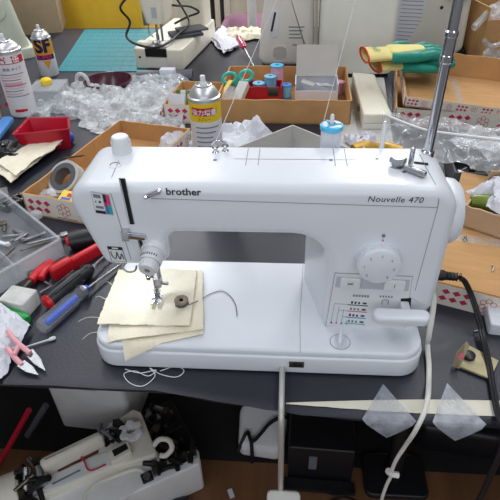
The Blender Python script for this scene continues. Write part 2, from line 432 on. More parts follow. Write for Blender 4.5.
# needle bar, presser foot
b = MB(); b.cyl((.079, .085, .155), (.079, .085, .112), .0035); b.box((.079, .079, .117), (.012, .012, .012)); b.cyl((.079, .08, .115), (.079, .066, .115), .003, seg=10)
b.build('needle_bar', 'chrome', sm)
b = MB(); b.cyl((.079, .085, .110), (.079, .085, .064), .0008, seg=6); b.build('needle', 'chrome', sm)
b = MB(); b.cyl((.085, .098, .155), (.085, .098, .085), .0035); b.box((.0835, .093, .088), (.011, .012, .016)); b.cyl((.087, .09, .088), (.100, .088, .088), .0028, seg=10)
b.build('presser_bar', 'steel', sm)
b = MB(); b.box((.0815, .088, .073), (.009, .007, .016)); b.box((.0815, .086, .0645), (.014, .012, .004))
for dx in (-.0045, .0045): b.prism(arc_poly([(-.0028, -.014, .002), (.0028, -.014, .002), (.0028, .008, .001), (-.0028, .008, .001)], 3), -.001, .0015, .0005, 0, Tr(.0815+dx, .080, .0622) @ Rx(R(-8)))
b.build('presser_foot', 'chrome', sm)
b = MB(); b.tube(smooth([(.052, .06, .150), (.050, .055, .143), (.058, .052, .139), (.067, .053, .141), (.068, .06, .144)]), .0014, 8); b.build('needle_bar_thread_guide', 'steel', sm)
# machine lamp under the head
b = MB(); b.prism(rrect(.03, .02, .006), .1475, .1515, .001, .001, Tr(.06, .105, 0)); b.build('lamp_lens', 'led', sm)
# stickers
def sticker(pts, cells, name):
    a, b_, c_, d = [Vector(p) for p in pts]    # TL TR BR BL
    def uv(u, v): return (a*(1-u)+b_*u)*(1-v)+(d*(1-u)+c_*u)*v
    k = MB(); slots = []
    for (u0, v0, u1, v1, mt, lift) in cells:
        if mt not in slots: slots.append(mt)
        quad(k, [uv(u0, v0), uv(u0, v1), uv(u1, v1), uv(u1, v0)], .0004+lift*.0002, slots.index(mt))
    return k.build(name, slots, sm, flat=True)
cells = [(0, 0, 1, 1, 'pgrey', 0), (.04, .04, .58, .82, 'white2', 1), (.10, .10, .5, .26, 'greyink', 2), (.14, .40, .2, .48, 'ink', 2), (.34, .38, .46, .48, 'ink', 2), (.12, .62, .54, .74, 'greyink', 2), (.06, .84, .60, .97, 'ink', 2),
         (.62, .05, .78, .62, 'ink', 1), (.78, .05, .98, .50, 'pink', 1), (.64, .62, .8, .95, 'blue', 1), (.80, .50, .98, .95, 'teal', 1), (.64, .40, .78, .62, 'magenta', 2)]
sticker([FY(90.5, 191), FY(109, 194), FY(114, 215.5), FY(95.5, 213)], cells, 'needle_chart_sticker')
cells = [(0, 0, 1, 1, 'greyink', 0), (.05, .2, .95, .96, 'white2', 1), (0, 0, 1, .2, 'ink', 1), (.3, .05, .7, .14, 'white2', 2)]
st = sticker([FY(107, 246), FY(122, 247), FY(127, 262), FY(111.5, 261)], cells, 'threading_sticker')
b = MB(); q = FY(116.5, 255, .0012)
b.tube(smooth([q+Vector((-.007, 0, .006)), q+Vector((-.006, 0, -.002)), q+Vector((-.002, 0, -.006)), q+Vector((.001, 0, .005))]), .0006, 5)
b.tube(smooth([q+Vector((.001, 0, .005)), q+Vector((.004, 0, -.007)), q+Vector((.007, 0, .002)), q+Vector((.009, 0, -.007))]), .0006, 5); b.build('threading_line', 'ink', st)
# control panel
PL = lambda px, py: FY(px, py)
ptl, ptr, pbr, pbl = FY(335, 272.5), FY(413, 276), FY(404, 332), FY(325.5, 326)
def puv(u, v): return (ptl*(1-u)+ptr*u)*(1-v)+(pbl*(1-u)+pbr*u)*v
k = MB(); slots = ['seam', 'white2', 'pgrey', 'ink', 'pink', 'blue', 'teal', 'greyink']
def pq(u0, v0, u1, v1, s, l): quad(k, [puv(u0, v0), puv(u0, v1), puv(u1, v1), puv(u1, v0)], .0003+.0002*l, slots.index(s))
pq(0, 0, 1, 1, 'seam', 0); pq(.006, .01, .994, .99, 'white2', 1); pq(.03, .06, .97, .25, 'pgrey', 2)
for i, s in enumerate(('ink', 'pink', 'blue', 'teal')):
    v = .545+i*.118; pq(.235, v, .49, v+.016, s, 2)
    for j in range(3): pq(.27+j*.045, v-.062+.004*j, .295+j*.045, v-.015, 'ink' if i % 2 == 0 else 'greyink', 2)
    pq(.42, v-.05, .47, v-.02, 'ink', 2)
    u = .06+i*.065; pq(u, .545+i*.05 if i < 3 else .84, u+.005, .9, 'greyink', 2); pq(u-.008, .90, u+.014, .93, s, 3)
    if i < 3: pq(u, .545+i*.118, .235, .552+i*.118, 'greyink', 2)
for j in range(6): pq(.28+j*.036, .36, .305+j*.036, .40, 'greyink', 2)
for j in range(5): pq(.62+j*.036, .35, .64+j*.036, .385, 'greyink', 2)
pan = k.build('control_panel', slots, sm, flat=True)
k = MB(); c0 = puv(.70, .46); k.tube(smooth([c0+Vector((-.004, -.001, -.004)), c0+Vector((-.004, -.001, .003)), c0+Vector((.0, -.001, .004)), c0+Vector((.004, -.001, .003)), c0+Vector((.004, -.001, -.004))]), .0005, 5); k.build('pedal_symbol', 'greyink', pan)
for (u0, u1) in ((.085, .345), (.645, .915)):
    a = puv(u0, .075); c_ = puv(u1, .235); cx = (a+c_)/2; w = (puv(u1, .1)-puv(u0, .1)).length; h = (puv(.2, .075)-puv(.2, .235)).length
    b = MB(); b.prism(rrect(w, h, .003), 0, .0035, .001, 0, Tr(cx.x, Y0, cx.z) @ Ry(R(2)) @ Rx(PI/2)); bt = b.build('push_button', 'white2', sm)
    b = MB()
    if u0 < .3:
        strip(b, Vector((cx.x-.004, Y0-.0035, cx.z+.002)), Vector((cx.x+.004, Y0-.0035, cx.z-.002)), .0006); strip(b, Vector((cx.x-.004, Y0-.0035, cx.z-.002)), Vector((cx.x+.004, Y0-.0035, cx.z+.002)), .0006)
    else: strip(b, Vector((cx.x, Y0-.0035, cx.z+.003)), Vector((cx.x, Y0-.0035, cx.z-.003)), .0007)
    b.build('button_symbol', 'ink', bt)
# stitch length dial
dc = Vector((.3965, Y0, .1715)); X = Tr(*dc) @ Rx(PI/2)
b = MB(); b.lathe([(.030, -.001), (.030, .002), (.0285, .002), (.0285, .003)], 48, X); b.lathe([(.0278, .003), (.0280, .012), (.0268, .0152), (.0245, .0165), (.0001, .0165)], 48, X)
for kk in range(40):
    a = 2*PI*kk/40; b.box(X @ Vector((.0280*math.cos(a), .0280*math.sin(a), .008)), (.0012, .0016, .008), X.to_3x3() @ Matrix.Rotation(a, 3, 'Z'))
sd = b.build('stitch_dial', 'white', sm)
for i, ch in enumerate('0123456'):
    a = R(200-i*45+20); px_, pz_ = .0190*math.cos(a), .0190*math.sin(a)
    text(ch, .0058, (lambda px_, pz_: lambda c: Vector((dc.x+px_+c.x-.002, Y0-.0172, dc.z+pz_+c.y-.0025)))(px_, pz_), 'greyink', sd, 'dial_number')
b = MB(); b.cyl((.3985, Y0+.001, .2105), (.3985, Y0-.0012, .2105), .0024); b.build('screw_hole', 'greyink', sm)
b = MB(); b.cyl((.3955, Y0+.001, .1345), (.3955, Y0-.0012, .1345), .0016); b.cyl((.3985, Y0+.001, .2035), (.3985, Y0-.0012, .2035), .0010); b.build('dial_pointer', 'red', sm)
# reverse lever
b = MB(); a0 = FY(404, 302); strip(b, FY(406, 298), FY(404.5, 317), .014, .0006); b.build('reverse_lever_slot', 'hole', sm)
b = MB(); b.prism(rrect(.012, .02, .002), 0, .03, .001, 0, Tr(.4415, .05, .090) @ Rx(PI/2))
LV = AY(401, 317, .022)
b.prism(rrect(.076, .020, .0098, 8), -.008, .008, .0045, .004, Tr(LV.x, .022, LV.z) @ Ry(R(1)) @ Rx(R(8)))
b.build('reverse_lever', 'white', sm)
# feed dog knob on the bed
kc = T(340, 342, .047)
b = MB(); X = Tr(kc.x, kc.y, .0468)
b.lathe([(.0145, 0), (.0145, .0006), (.0138, .0006), (.0138, .0002)], 32, X, m=1); b.lathe([(.0135, 0), (.0135, .0009), (.0001, .0009)], 32, X)
b.prism(rrect(.0055, .027, .002), 0, .014, .002, 0, X @ Rz(R(-8))); b.build('feed_dog_knob', ['white', 'seam'], sm)
b = MB(); b.tube([(.299, .02, .0472), (.299, .052, .0472)], .00035, 4); b.tube([(.306, .198, .0472), (.299, .06, .0472), (.299, .002, .0472), (.299, -.0002, .044)], .0004, 4); b.build('bed_seam', 'seam', sm)
# knee lifter socket and lifter
b = MB(); b.box((.2945, -.0018, .0220), (.021, .004, .011), m=0); b.box((.2965, -.004, .0215), (.011, .001, .0045), m=1); b.box((.287, -.0042, .0245), (.006, .0016, .004), m=0); b.build('knee_lifter_socket', ['dsteel', 'hole'], sm)
KX = .2745
b = MB(); b.lathe([(.0085, 0), (.0085, .003), (.006, .003)], 20, Tr(KX, .001, .0135) @ Rx(PI/2), m=0); b.build('knee_lifter_hole', 'hole', sm)
b = MB(); b.tube(smooth([(KX, .02, .0135), (KX, -.045, .0130), (KX, -.073, .006), (KX+.0005, -.083, -.02), (KX+.001, -.084, -.085), (KX+.001, -.083, -.135), (KX+.001, -.074, -.165), (KX+.0015, -.074, -.205)], 8), .0042, 12)
kl = b.build('knee_lifter', 'psteel', sm)
kl['label'] = 'bent steel knee lifter rod hanging from the front of the bed'
b = MB(); b.prism(rrect(.052, .045, .008), -.005, .005, .003, .003, Tr(KX+.006, -.092, -.204) @ Rx(R(40))); b.build('knee_pad', 'lgrey', kl)
# hand wheel
X = Tr(.478, .108, .212) @ Ry(PI/2)
b = MB(); b.lathe([(.0001, 0), (.043, 0), (.0445, .004), (.0445, .010), (.043, .017), (.038, .023), (.028, .026), (.0001, .0265)], 48, X)
b.build('hand_wheel', 'white', sm)
# top fittings: presser pressure knob, hole, spool pins, winder, thread mast
kb = T(122.5, 152, .2775)
b = MB(); X = Tr(kb.x, kb.y, .2775)
b.lathe([(.0135, 0), (.0122, .020), (.0115, .0225), (.0098, .024), (.0001, .024)], 28, X)
for kk in range(26):
    a = 2*PI*kk/26; b.box(X @ Vector((.0130*math.cos(a), .0130*math.sin(a), .010)), (.0008, .0012, .014), Matrix.Rotation(a, 3, 'Z'))
b.build('pressure_knob', 'white2', sm)
hp = T(115, 165, .2785); b = MB(); b.lathe([(.0090, -.001), (.0090, .0012), (.0068, .0014), (.0060, .0004), (.0001, .0004)], 24, Tr(hp.x, hp.y, .2780), mats=[0, 0, 1, 1]); b.build('arm_screw', ['white2', 'greyink'], sm)
for (px, py) in ((215, 160), (331, 160), (377, 159), (404, 172)):
    p = T(px, py, .2785); b = MB(); b.lathe([(.0028, -.001), (.0028, .0008), (.0001, .001)], 12, Tr(p.x, p.y, .2780)); b.build('cover_screw', 'greyink', sm)
tg = T(220, 147, .286); b = MB()
for dx in (-.004, .004): b.lathe([(.0048, 0), (.0048, .001), (.0025, .003), (.0025, .006), (.005, .008), (.004, .010), (.0001, .010)], 16, Tr(tg.x+dx*1.6, .145+dx*.6, .2775))
b.tube(smooth([(tg.x-.012, .15, .286), (tg.x-.004, .14, .297), (tg.x+.008, .142, .292)]), .0012, 6); b.build('pretension_guide', 'chrome', sm)
# spool rack at the back with two pins
b = MB(); b.prism(rrect(.135, .046, .008), .235, .245, .003, .003, Tr(.367, .186, 0)); b.build('spool_rack', 'white', sm)
sp1 = Vector((.336, .190, .245)); sp2 = Vector((.4075, .186, .245))
for p, h in ((sp1, .068), (sp2, .060)):
    b = MB(); b.lathe([(.006, 0), (.0045, .004), (.0036, .008), (.0030, h-.003), (.0018, h), (.0001, h)], 14, Tr(*p)); b.build('spool_pin', 'white2', sm)
# bobbin winder
bw = T(397, 166, .2785); X = Tr(bw.x, bw.y, .2775)
b = MB(); b.lathe([(.009, 0), (.009, .002), (.0065, .003), (.0065, .010), (.0085, .011), (.0085, .014), (.0001, .014)], 24, X)
b.prism(arc_poly([(-.010, -.006, .002), (.010, -.005, .003), (.010, .005, .003), (-.010, .008, .002)], 4), .006, .013, .002, .001, X @ Rz(R(150))); b.build('bobbin_winder', 'steel', sm)
ws = T(410, 166, .2785)
b = MB(); b.cyl((ws.x, ws.y, .2775), (ws.x, ws.y, .301), .0032, .003, 14); b.ball((ws.x, ws.y, .301), .0033); b.build('winder_spindle', 'chrome', sm)
wl = T(415, 171, .283)
b = MB(); b.prism(rrect(.030, .008, .003), .280, .287, .002, .002, Tr(wl.x, wl.y, 0) @ Rz(R(-42))); b.build('winder_lever', 'steel', sm)
wv = T(421, 163.5, .2785)
b = MB(); b.prism(arc_poly([(-.009, -.003, .0025), (.009, -.003, .0025), (.009, .003, .0025), (-.009, .003, .0025)], 4), .277, .2790, 0, 0, Tr(wv.x, wv.y, 0) @ Rz(R(-14))); b.build('winder_slot', 'hole', sm)
MX, MY = .4615, .150
b = MB(); b.lathe([(.009, .268), (.009, .279), (.0070, .281), (.0062, .281), (.0062, .355), (.0062, .470)], 20, Tr(MX, MY, 0)); b.lathe([(.0001, .465), (.0074, .466), (.0074, .492), (.0050, .494), (.0050, .78), (.0062, .782), (.0062, .80), (.0001, .80)], 20, Tr(MX, MY, 0))
zc_ = AY(452, 44, MY).z; b.lathe([(.0062, zc_-.022), (.0078, zc_-.020), (.0078, zc_-.013), (.0070, zc_-.012), (.0070, zc_+.008), (.0078, zc_+.009), (.0078, zc_+.014), (.0060, zc_+.016)], 20, Tr(MX, MY, 0), cap=False)
mast = b.build('thread_mast', 'chrome', sm)
b = MB(); b.tube(smooth([(MX+.05, MY, .790), (MX, MY, .793), (MX-.10, MY, .790), (MX-.16, MY, .786), (MX-.165, MY-.012, .78)]), .003, 8); b.build('mast_thread_arm', 'chrome', mast)
# power socket on the right side
b = MB(); b.box((.470, .135, .085), (.006, .03, .05)); b.build('socket', 'dark', sm)

# spool on the pin
SPZ = .245
so = thing('thread_spool', 'white thread spool with light blue top on the pin behind the sewing machine', 'thread spool', W(sp1))
so.location = W((sp1.x, sp1.y, SPZ+.0))
b = MB(); b.lathe([(.0055, .003), (.0142, .004), (.0144, .046), (.0055, .047)], 28, cap=False); b.build('thread_winding', 'spoolw', so)
b = MB(); b.lathe([(.005, 0), (.0162, 0), (.0162, .004), (.005, .004)], 28); b.build('spool_base', 'lblue', so)
b = MB(); b.lathe([(.0048, .056), (.0048, .046), (.0158, .047), (.0164, .050), (.0158, .053), (.013, .054), (.0055, .0535), (.0048, .056)], 28, mats=[0, 0, 0, 0, 0, 1, 0], cap=False)
for kk in range(3):
    a = 2*PI*kk/3; b.box((.009*math.cos(a), .009*math.sin(a), .0545), (.009, .003, .0012), Matrix.Rotation(a, 3, 'Z'))
b.build('spool_cap', ['lblue', 'white2'], so)
t0 = Vector((sp1.x-.012, sp1.y, SPZ+.055)); t1 = Vector((MX-.06, MY, .791))
b = MB(); b.tube([t0, t0.lerp(t1, .5)+Vector((.003, 0, -.004)), t1], .00045, 5); o = b.build('spool_thread', 'thread', None, loc=(0, 0, TZ)); tag(o, 'white thread rising from the blue topped spool to the chrome mast', 'thread')
t0 = Vector((tg.x-.004, .14, .297)); t1 = Vector((MX-.165, MY-.012, .781))
tm = AY(255, 50, .148); 
b = MB(); b.tube([t0, tm, tm+(tm-t0)*.9], .0004, 5); o = b.build('guide_thread', 'thread', None, loc=(0, 0, TZ)); tag(o, 'thin white thread slanting up from the guide near the spray can', 'thread')

# cloth on the bed
cl = thing('folded_cloth', 'folded cream cotton cloth under the presser foot', 'cloth', W((.08, .06, .047)))
def clayer(corners, z, amp, seed, name, droop=False, fray=0):
    f = bil([Vector((c.x-.08, c.y-.06, 0)) for c in corners])
    def g(u, v):
        p = f(u, v); q = ctrl((p.x*22, p.y*22), seed)
        hz = z+amp*(fbm(q)+.4)
        wy = p.y+.06; wx = p.x+.08
        if droop and wy < .004: hz -= min(.03, (.004-wy)*1.1)
        if wx < .012 and droop: hz -= (.012-wx)*.5
        e = .0012*fbm(ctrl((u*30, v*30), seed+4))
        return Vector((p.x+e, p.y+e, hz))
    b = MB(); b.sheet(g, 30, 26, .0016); o = b.build(name, 'cloth', cl, ang=60)
    return o
clayer([T(123, 353, .046), T(204, 335, .047), T(203, 273, .047), T(121, 273, .047)], .0022, .0012, 1, 'cloth_layer', True)
clayer([T(107, 343, .049), T(203, 331, .049), T(203, 272, .049), T(118, 273, .049)], .0056, .0015, 2, 'cloth_layer', True)
clayer([T(97, 325, .054), T(190, 327, .054), T(197, 271, .054), T(119, 271, .054)], .0095, .0022, 3, 'cloth_layer')
b = MB()
for (px, py, a, l) in ((104, 300, 2.6, .02), (112, 287, 2.3, .022), (98, 318, 3.3, .03), (100, 332, 3.6, .026)):
    p = T(px, py, .052)-Vector((.08, .06, .047)); b.tube(smooth([p+Vector((.004, 0, .001)), p+Vector((math.cos(a)*l*.5, math.sin(a)*l*.5, .003)), p+Vector((math.cos(a)*l, math.sin(a)*l, -.004))]), .0005, 4)
b.build('frayed_thread', 'cloth', cl)
bp = T(182, 304, .058)
bo = thing('bobbin', 'steel bobbin lying on the cream cloth', 'bobbin', W((bp.x, bp.y, .0572)))
b = MB(); b.lathe([(.003, .0), (.0108, 0), (.0108, .0012), (.007, .0016), (.007, .0085), (.0108, .0088), (.0108, .010), (.0045, .0104), (.0032, .010), (.003, 0)], 28, Rx(R(6)), cap=False); b.build('bobbin_body', 'dsteel', bo)
b = MB(); b.lathe([(.0071, .0016), (.0095, .002), (.0095, .008), (.0071, .0084)], 24, Rx(R(6)), cap=False); b.build('thread_winding', 'threadd', bo)
pts = [T(188, 305, .062), T(200, 300, .052), T(210, 294, .0485), T(222, 291, .0485), T(231, 297, .0485), T(236, 306, .0485), T(237, 316, .0485)]
b = MB(); b.tube(smooth(pts), .0006, 5); tag(b.build('bobbin_thread', 'threadd', None, loc=(0, 0, TZ)), 'dark thread curling from the bobbin over the white bed', 'thread')
pts = [T(125, 369, .001), T(140, 373, .001), T(156, 370, .003), T(148, 376, .002), T(135, 371, .001), T(124, 374, .001), T(130, 383, .001), T(143, 386, .001), T(155, 376, .002), T(150, 368, .003), T(160, 374, .001), T(176, 377, .001), T(184, 371, .001), T(176, 366.5, .001), T(160, 371, .002)]
b = MB(); b.tube(smooth(pts), .0006, 5); tag(b.build('loose_thread', 'thread', None, loc=(0, 0, TZ)), 'tangled white thread loop on the table at the front edge of the bed', 'thread')

# ------------------------------------------------------------------ printed trays and boxes
def printed_wall(mb, L, h, X, mi, dense=True, start=.02):
    """crimson diamond clusters and flower outlines, laid 0.4 mm proud of a wall in X's local xz plane"""
    def q(pts): mb.face([mb.bm.verts.new(X @ Vector((x, -.0005, z))) for x, z in pts], mi)
    x = start; i = 0; s = h/.052
    while x < L-.03*s:
        if i % 2 == 0:
            for r in range(2):
                for c in range(3):
                    cx = x+.010*s+c*.020*s+(.004*s if r else 0); cz = h*(.36+.34*r)
                    q([(cx-.0085*s, cz+.001*s), (cx-.001*s, cz-.0070*s), (cx+.0085*s, cz-.001*s), (cx+.001*s, cz+.0070*s)])
            x += .072*s
        else:
            cx = x+.022*s; cz = h*.52
            for a in range(6):
                ox, oz = cx+.011*s*math.cos(a*PI/3+.5), cz+.011*s*math.sin(a*PI/3+.5)
                for e in range(6):
                    t0, t1 = e*PI/3, (e+1)*PI/3; r0, r1 = .0052*s, .0064*s
                    q([(ox+r0*math.cos(t0), oz+r0*math.sin(t0)), (ox+r1*math.cos(t0), oz+r1*math.sin(t0)), (ox+r1*math.cos(t1), oz+r1*math.sin(t1)), (ox+r0*math.cos(t1), oz+r0*math.sin(t1))])
            q([(x+.0*s, h*.12), (x+.05*s, h*.12), (x+.05*s, h*.15), (x, h*.15)])
            x += .056*s
        i += 1
def tray(name, label, cat, FL, FR, depth, h, outer='cardw', inner='card', printed=True, th=.004, flare=.0, hb=None, z=0, group=None, BL=None):
    FL, FR = Vector(FL), Vector(FR); d = FR-FL; L = d.xy.length; rz = math.atan2(d.y, d.x)
    t = thing(name, label, cat, W((FL.x, FL.y, z)), rz, group)
    if BL is not None:
        e1 = (FR-FL); L = e1.length; e1.normalize(); e2 = Vector(BL)-FL; e2 = (e2-e1*e2.dot(e1)).normalized(); e3 = e1.cross(e2)
        mm = Matrix((e1, e2, e3)).transposed().to_4x4(); mm.translation = W(FL); t.matrix_world = mm
    b = MB(); fs = b.box((L/2, depth/2, .002), (L, depth, .004)); b.build('bottom_panel', inner, t, flat=True)
    hb = hb or h
    walls = [('front', L, h, Tr(0, 0, 0)), ('right', depth, h, Tr(L, 0, 0) @ Rz(PI/2)), ('back', L, hb, Tr(L, depth, 0) @ Rz(PI)), ('left', depth, h, Tr(0, depth, 0) @ Rz(-PI/2))]
    for nm, ln, hh, X in walls:
        b = MB(); n = 14
        def pt(i, y, zz): 
            return X @ Vector((ln*i/n, y-flare*zz/hh*0, zz))
        top = lambda i: hh+.0025*fbm((i*.7, hash(nm) % 7 * 0+len(nm), FL.x*9))
        cols = [[b.bm.verts.new(pt(i, y, zz)) for (y, zz) in ((0, 0), (0, top(i)), (th, top(i)), (th, 0))] for i in range(n+1)]
        for i in range(n):
            a, c = cols[i], cols[i+1]
            b.face((a[0], c[0], c[1], a[1]), 0); b.face((a[1], c[1], c[2], a[2]), 1); b.face((a[2], c[2], c[3], a[3]), 1); b.face((a[3], c[3], c[0], a[0]), 1)
        b.face(cols[0][::-1], 1); b.face(cols[-1], 1)
        bmesh.ops.recalc_face_normals(b.bm, faces=b.bm.faces)
        if printed: printed_wall(b, ln, hh, X, 2, start=.006 if nm == 'front' else .03)
        me_b = b
        # keep normals as set
        o = me_b.build('side_panel', [outer, inner, 'print'], t, flat=True)
    return t
# left tray and its contents
LT = tray('cardboard_tray', 'cardboard tray printed with crimson diamonds left of the sewing machine', 'tray', T(28, 214), T(112, 230), .40, .052)
def on(px, py, z): return W(T(px, py, z))
tr_ = thing('tape_roll', 'roll of tape in the tray beside the sewing machine head', 'tape', on(70, 184, .024))
X = Tr(0, .005, .004) @ Rz(R(-25)) @ Rx(R(38))
b = MB(); b.lathe([(.030, 0), (.040, 0), (.040, .026), (.030, .026), (.030, 0)], 36, X @ Tr(0, 0, .0), cap=False); b.build('tape_winding', 'lgrey', tr_)
b = MB(); b.lathe([(.021, -.001), (.033, -.001), (.033, .0275), (.021, .0275), (.021, -.001)], 36, X, cap=False); b.build('tape_core', 'grey', tr_)
b = MB(); b.box((0, 0, .001), (.048, .040, .002), m=0); b.box((.004, .008, .0024), (.026, .010, .0006), m=2); b.box((-.008, -.006, .0024), (.02, .012, .0006), m=1); b.box((.016, -.01, .0024), (.010, .012, .0006), m=2)
o = b.build('yellow_packet', ['yel', 'blue', 'red'], None, loc=on(70, 199, .030), rz=R(-12), flat=True); o.rotation_euler = (R(14), R(6), R(-10)); tag(o, 'yellow needle packet lying in the tray next to the tape roll', 'packet')
def crumple(name, label, cat, c, w, d, h, mt, seed, rz=0, nx=34, ny=28, freq=16, amp=.5, z=0, th=.0012, parts=True, edge=.25, group=None):
    """a crumpled sheet heaped on a surface"""
    def g(u, v):
        x, y = (u-.5), (v-.5)
        q = ctrl((x*w*freq*2.2, y*d*freq*2.2), seed)
        ed = max(0, 1-(max(abs(x), abs(y))*2)**3)
        rad = 1+edge*fbm(ctrl((x*3, y*3), seed+9))
        n1 = abs(fbm(q, 4)); n2 = abs(fbm(q*2.3, 3))
        zz = h*(.12+.75*ed)*(1-amp+amp*(1.4*n1+.5*n2))+.004
        return Vector((x*w*rad+.012*fbm(q*1.1), y*d*rad+.012*fbm(q*1.3+Vector((5, 5, 5))), max(.002, zz)))
    b = MB(); b.sheet(g, nx, ny, th)
    o = b.build(name, mt, None, ang=24, loc=W((c.x, c.y, z)), rz=rz); return tag(o, label, cat, group)
crumple('tissue_wad', 'small wad of white tissue at the front left corner inside the printed tray', 'tissue', T(47, 198, .008), .06, .035, .03, 'tissue', 3, R(30), 16, 12, z=.006)
b = MB(); b.cyl((0, 0, 0), (.04, .012, .0), .0022, seg=8); b.cyl((.04, .012, 0), (.047, .014, 0), .0022, .0006, 8); o = b.build('black_pen', 'dark', None, loc=on(63, 158, .054)); tag(o, 'black pen across the left wall of the printed tray', 'pen')
b = MB(); b.box((0, 0, .005), (.018, .05, .010)); b.box((.004, .0, .011), (.006, .03, .003)); tag(b.build('grey_clip', 'grey', None, loc=on(50, 205, .006), rz=R(-50)), 'dark grey clip beside the tissue inside the printed tray', 'clip')

# far left thread box and contents
TB = tray('cardboard_box', 'plain brown cardboard box holding spools and scissors behind the machine', 'box', T(217.5, 123), T(350, 125), .30, .070, 'card', 'card', False)
def spool(label, px, py, z, r, h, mt, cap='white2', lay=False, rz=0, group='spools in the brown box'):
    t = thing('thread_spool', label, 'thread spool', on(px, py, z), rz, group)
    X = Ry(PI/2) @ Tr(-r, 0, -h/2) if lay else Matrix.Identity(4)
    b = MB(); b.lathe([(r*.4, .003), (r*.92, .004), (r*.92, h-.004), (r*.4, h-.003)], 24, X, cap=False); b.build('thread_winding', mt, t)
    b = MB(); b.lathe([(r*.3, h-.003), (r, h-.004), (r, h), (r*.75, h+.001), (r*.3, h+.001), (r*.25, h-.006)], 24, X, cap=False); b.build('spool_cap', cap, t)
    b = MB(); b.lathe([(r*.3, 0), (r, 0), (r, .004), (r*.3, .004)], 24, X); b.build('spool_base', cap, t)
    return t
spool('pink thread spool standing tallest in the brown box', 277, 92, .012, .0205, .085, 'pkspool', 'lblue')
spool('pale blue thread spool standing in front of the pink spool', 270.5, 95, .012, .0195, .060, 'blspool', 'blspool')
spool('pale blue spool just left of the blue spool, above the red box', 259, 97, .012, .019, .045, 'blspool', 'blspool')
spool('short blue spool between the pink spool and the grey box', 286, 97, .012, .017, .040, 'blspool', 'blueh')
spool('dark spool lying in front of the pale blue spool', 273, 96.5, .036, .014, .03, 'dark', 'dark', True)
rb = thing('red_box', 'small red card box of spools in the front of the brown box', 'box', W(T(263, 103, .006)), R(-1))
rw, rd, rh = .112, .060, .050
b = MB(); b.box((0, 0, .002), (rw, rd, .003)); b.build('bottom_panel', 'redtray', rb, flat=True)
for (c, s) in (((0, -rd/2-.0, rh/2), (rw, .003, rh)), ((0, rd/2, rh/2), (rw, .003, rh)), ((-rw/2, 0, rh/2), (.003, rd, rh)), ((rw/2, 0, rh/2), (.003, rd, rh))):
    b = MB(); b.box(c, s); b.build('side_panel', 'redtray', rb, flat=True)
rb.location.y += .03
wb = thing('white_box', 'open pale grey card box with raised lid in the brown box', 'box', W(T(316, 104, .006)), R(-1)); wb.location.y += .04
ww, wd, wh = .125, .09, .042
b = MB(); b.box((0, 0, .002), (ww, wd, .003)); b.build('bottom_panel', 'lgrey', wb, flat=True)
for (c, s) in (((0, -wd/2, wh/2), (ww, .003, wh)), ((-ww/2, 0, wh/2+.01), (.003, wd, wh+.02)), ((ww/2, 0, wh/2+.01), (.003, wd, wh+.02)), ((0, wd/2, wh/2+.01), (ww, .003, wh+.02))):
    b = MB(); b.box(c, s); b.build('side_panel', 'paper', wb, flat=True)
b = MB(); b.box((0, 0, .045), (ww, .003, .09), Matrix.Rotation(R(-16), 3, 'X')); o = b.build('lid', 'lgrey', wb, flat=True); o.location = (0, wd/2+.004, wh+.016)
for i, (x, y, a, mt) in enumerate(((.02, .0, 20, 'paper'), (-.025, .01, -15, 'lgrey'), (.03, -.02, 50, 'lgrey'))):
    b = MB(); b.box((x, y, .044+i*.004), (.04, .03, .0015), Matrix.Rotation(R(a), 3, 'Z') @ Matrix.Rotation(R(14), 3, 'Y')); o = b.build('paper_card', mt, None, loc=wb.location, flat=True)
    tag(o, ['white card tilted in the middle of the open grey box', 'pale card at the left inside the open grey box', 'pale card lying crosswise at the right of the open grey box'][i], 'card', 'cards in the grey box')
for i, (px, py, mt, nm, lb) in enumerate(((338, 84, 'navy', 'blue_spool', 'dark blue small spool at the right end of the brown box'), (339, 93, 'pkspool', 'pink_spool', 'pink bobbin of thread at the right end of the brown box'))):
    b = MB(); b.lathe([(.004, 0), (.016, 0), (.016, .004), (.012, .005), (.012, .032), (.016, .033), (.016, .037), (.004, .037)], 18); tag(b.build(nm, mt, None, loc=on(px, py, .006)), lb, 'thread spool')
# turquoise scissors
sY_ = 1.04; s0_ = AY(234, 86, sY_)
sc = thing('scissors', 'turquoise handled scissors poking out of the brown box', 'scissors', W(s0_))
S_ = lambda px, py, Y=sY_: AY(px, py, Y)-s0_
for (cx, cy, e) in ((229.5, 78, -.01), (246, 76, .0)):
    c_ = S_(cx, cy); b = MB(); ux = (S_(246, 76)-S_(229.5, 78)).normalized(); uy = Vector((0, .35, .94)).normalized()
    b.tube([c_+ux*.020*math.cos(2*PI*k/18)+uy*.015*math.sin(2*PI*k/18)+Vector((0, e*.3, 0)) for k in range(19)], .0052, 8)
    d = (Vector((0, 0, 0))-c_).normalized(); b.tube([c_+d*.016, d*.004], .0055, 8); b.build('finger_ring', 'tsc', sc)
for tip in ((226, 99), (221, 96)):
    e_ = S_(tip[0], tip[1], sY_-.02); d = e_.normalized(); n_ = Vector((d.z, 0, -d.x)).normalized()*.0065
    b = MB(); v = [b.bm.verts.new(x+Vector((0, y, 0))) for y in (0, -.002) for x in (-n_, n_, e_)]
    b.face(v[:3]); b.face(v[5:2:-1])
    for i in range(3): b.face((v[i], v[3+i], v[3+(i+1) % 3], v[(i+1) % 3]))
    b.build('blade', 'steel', sc)
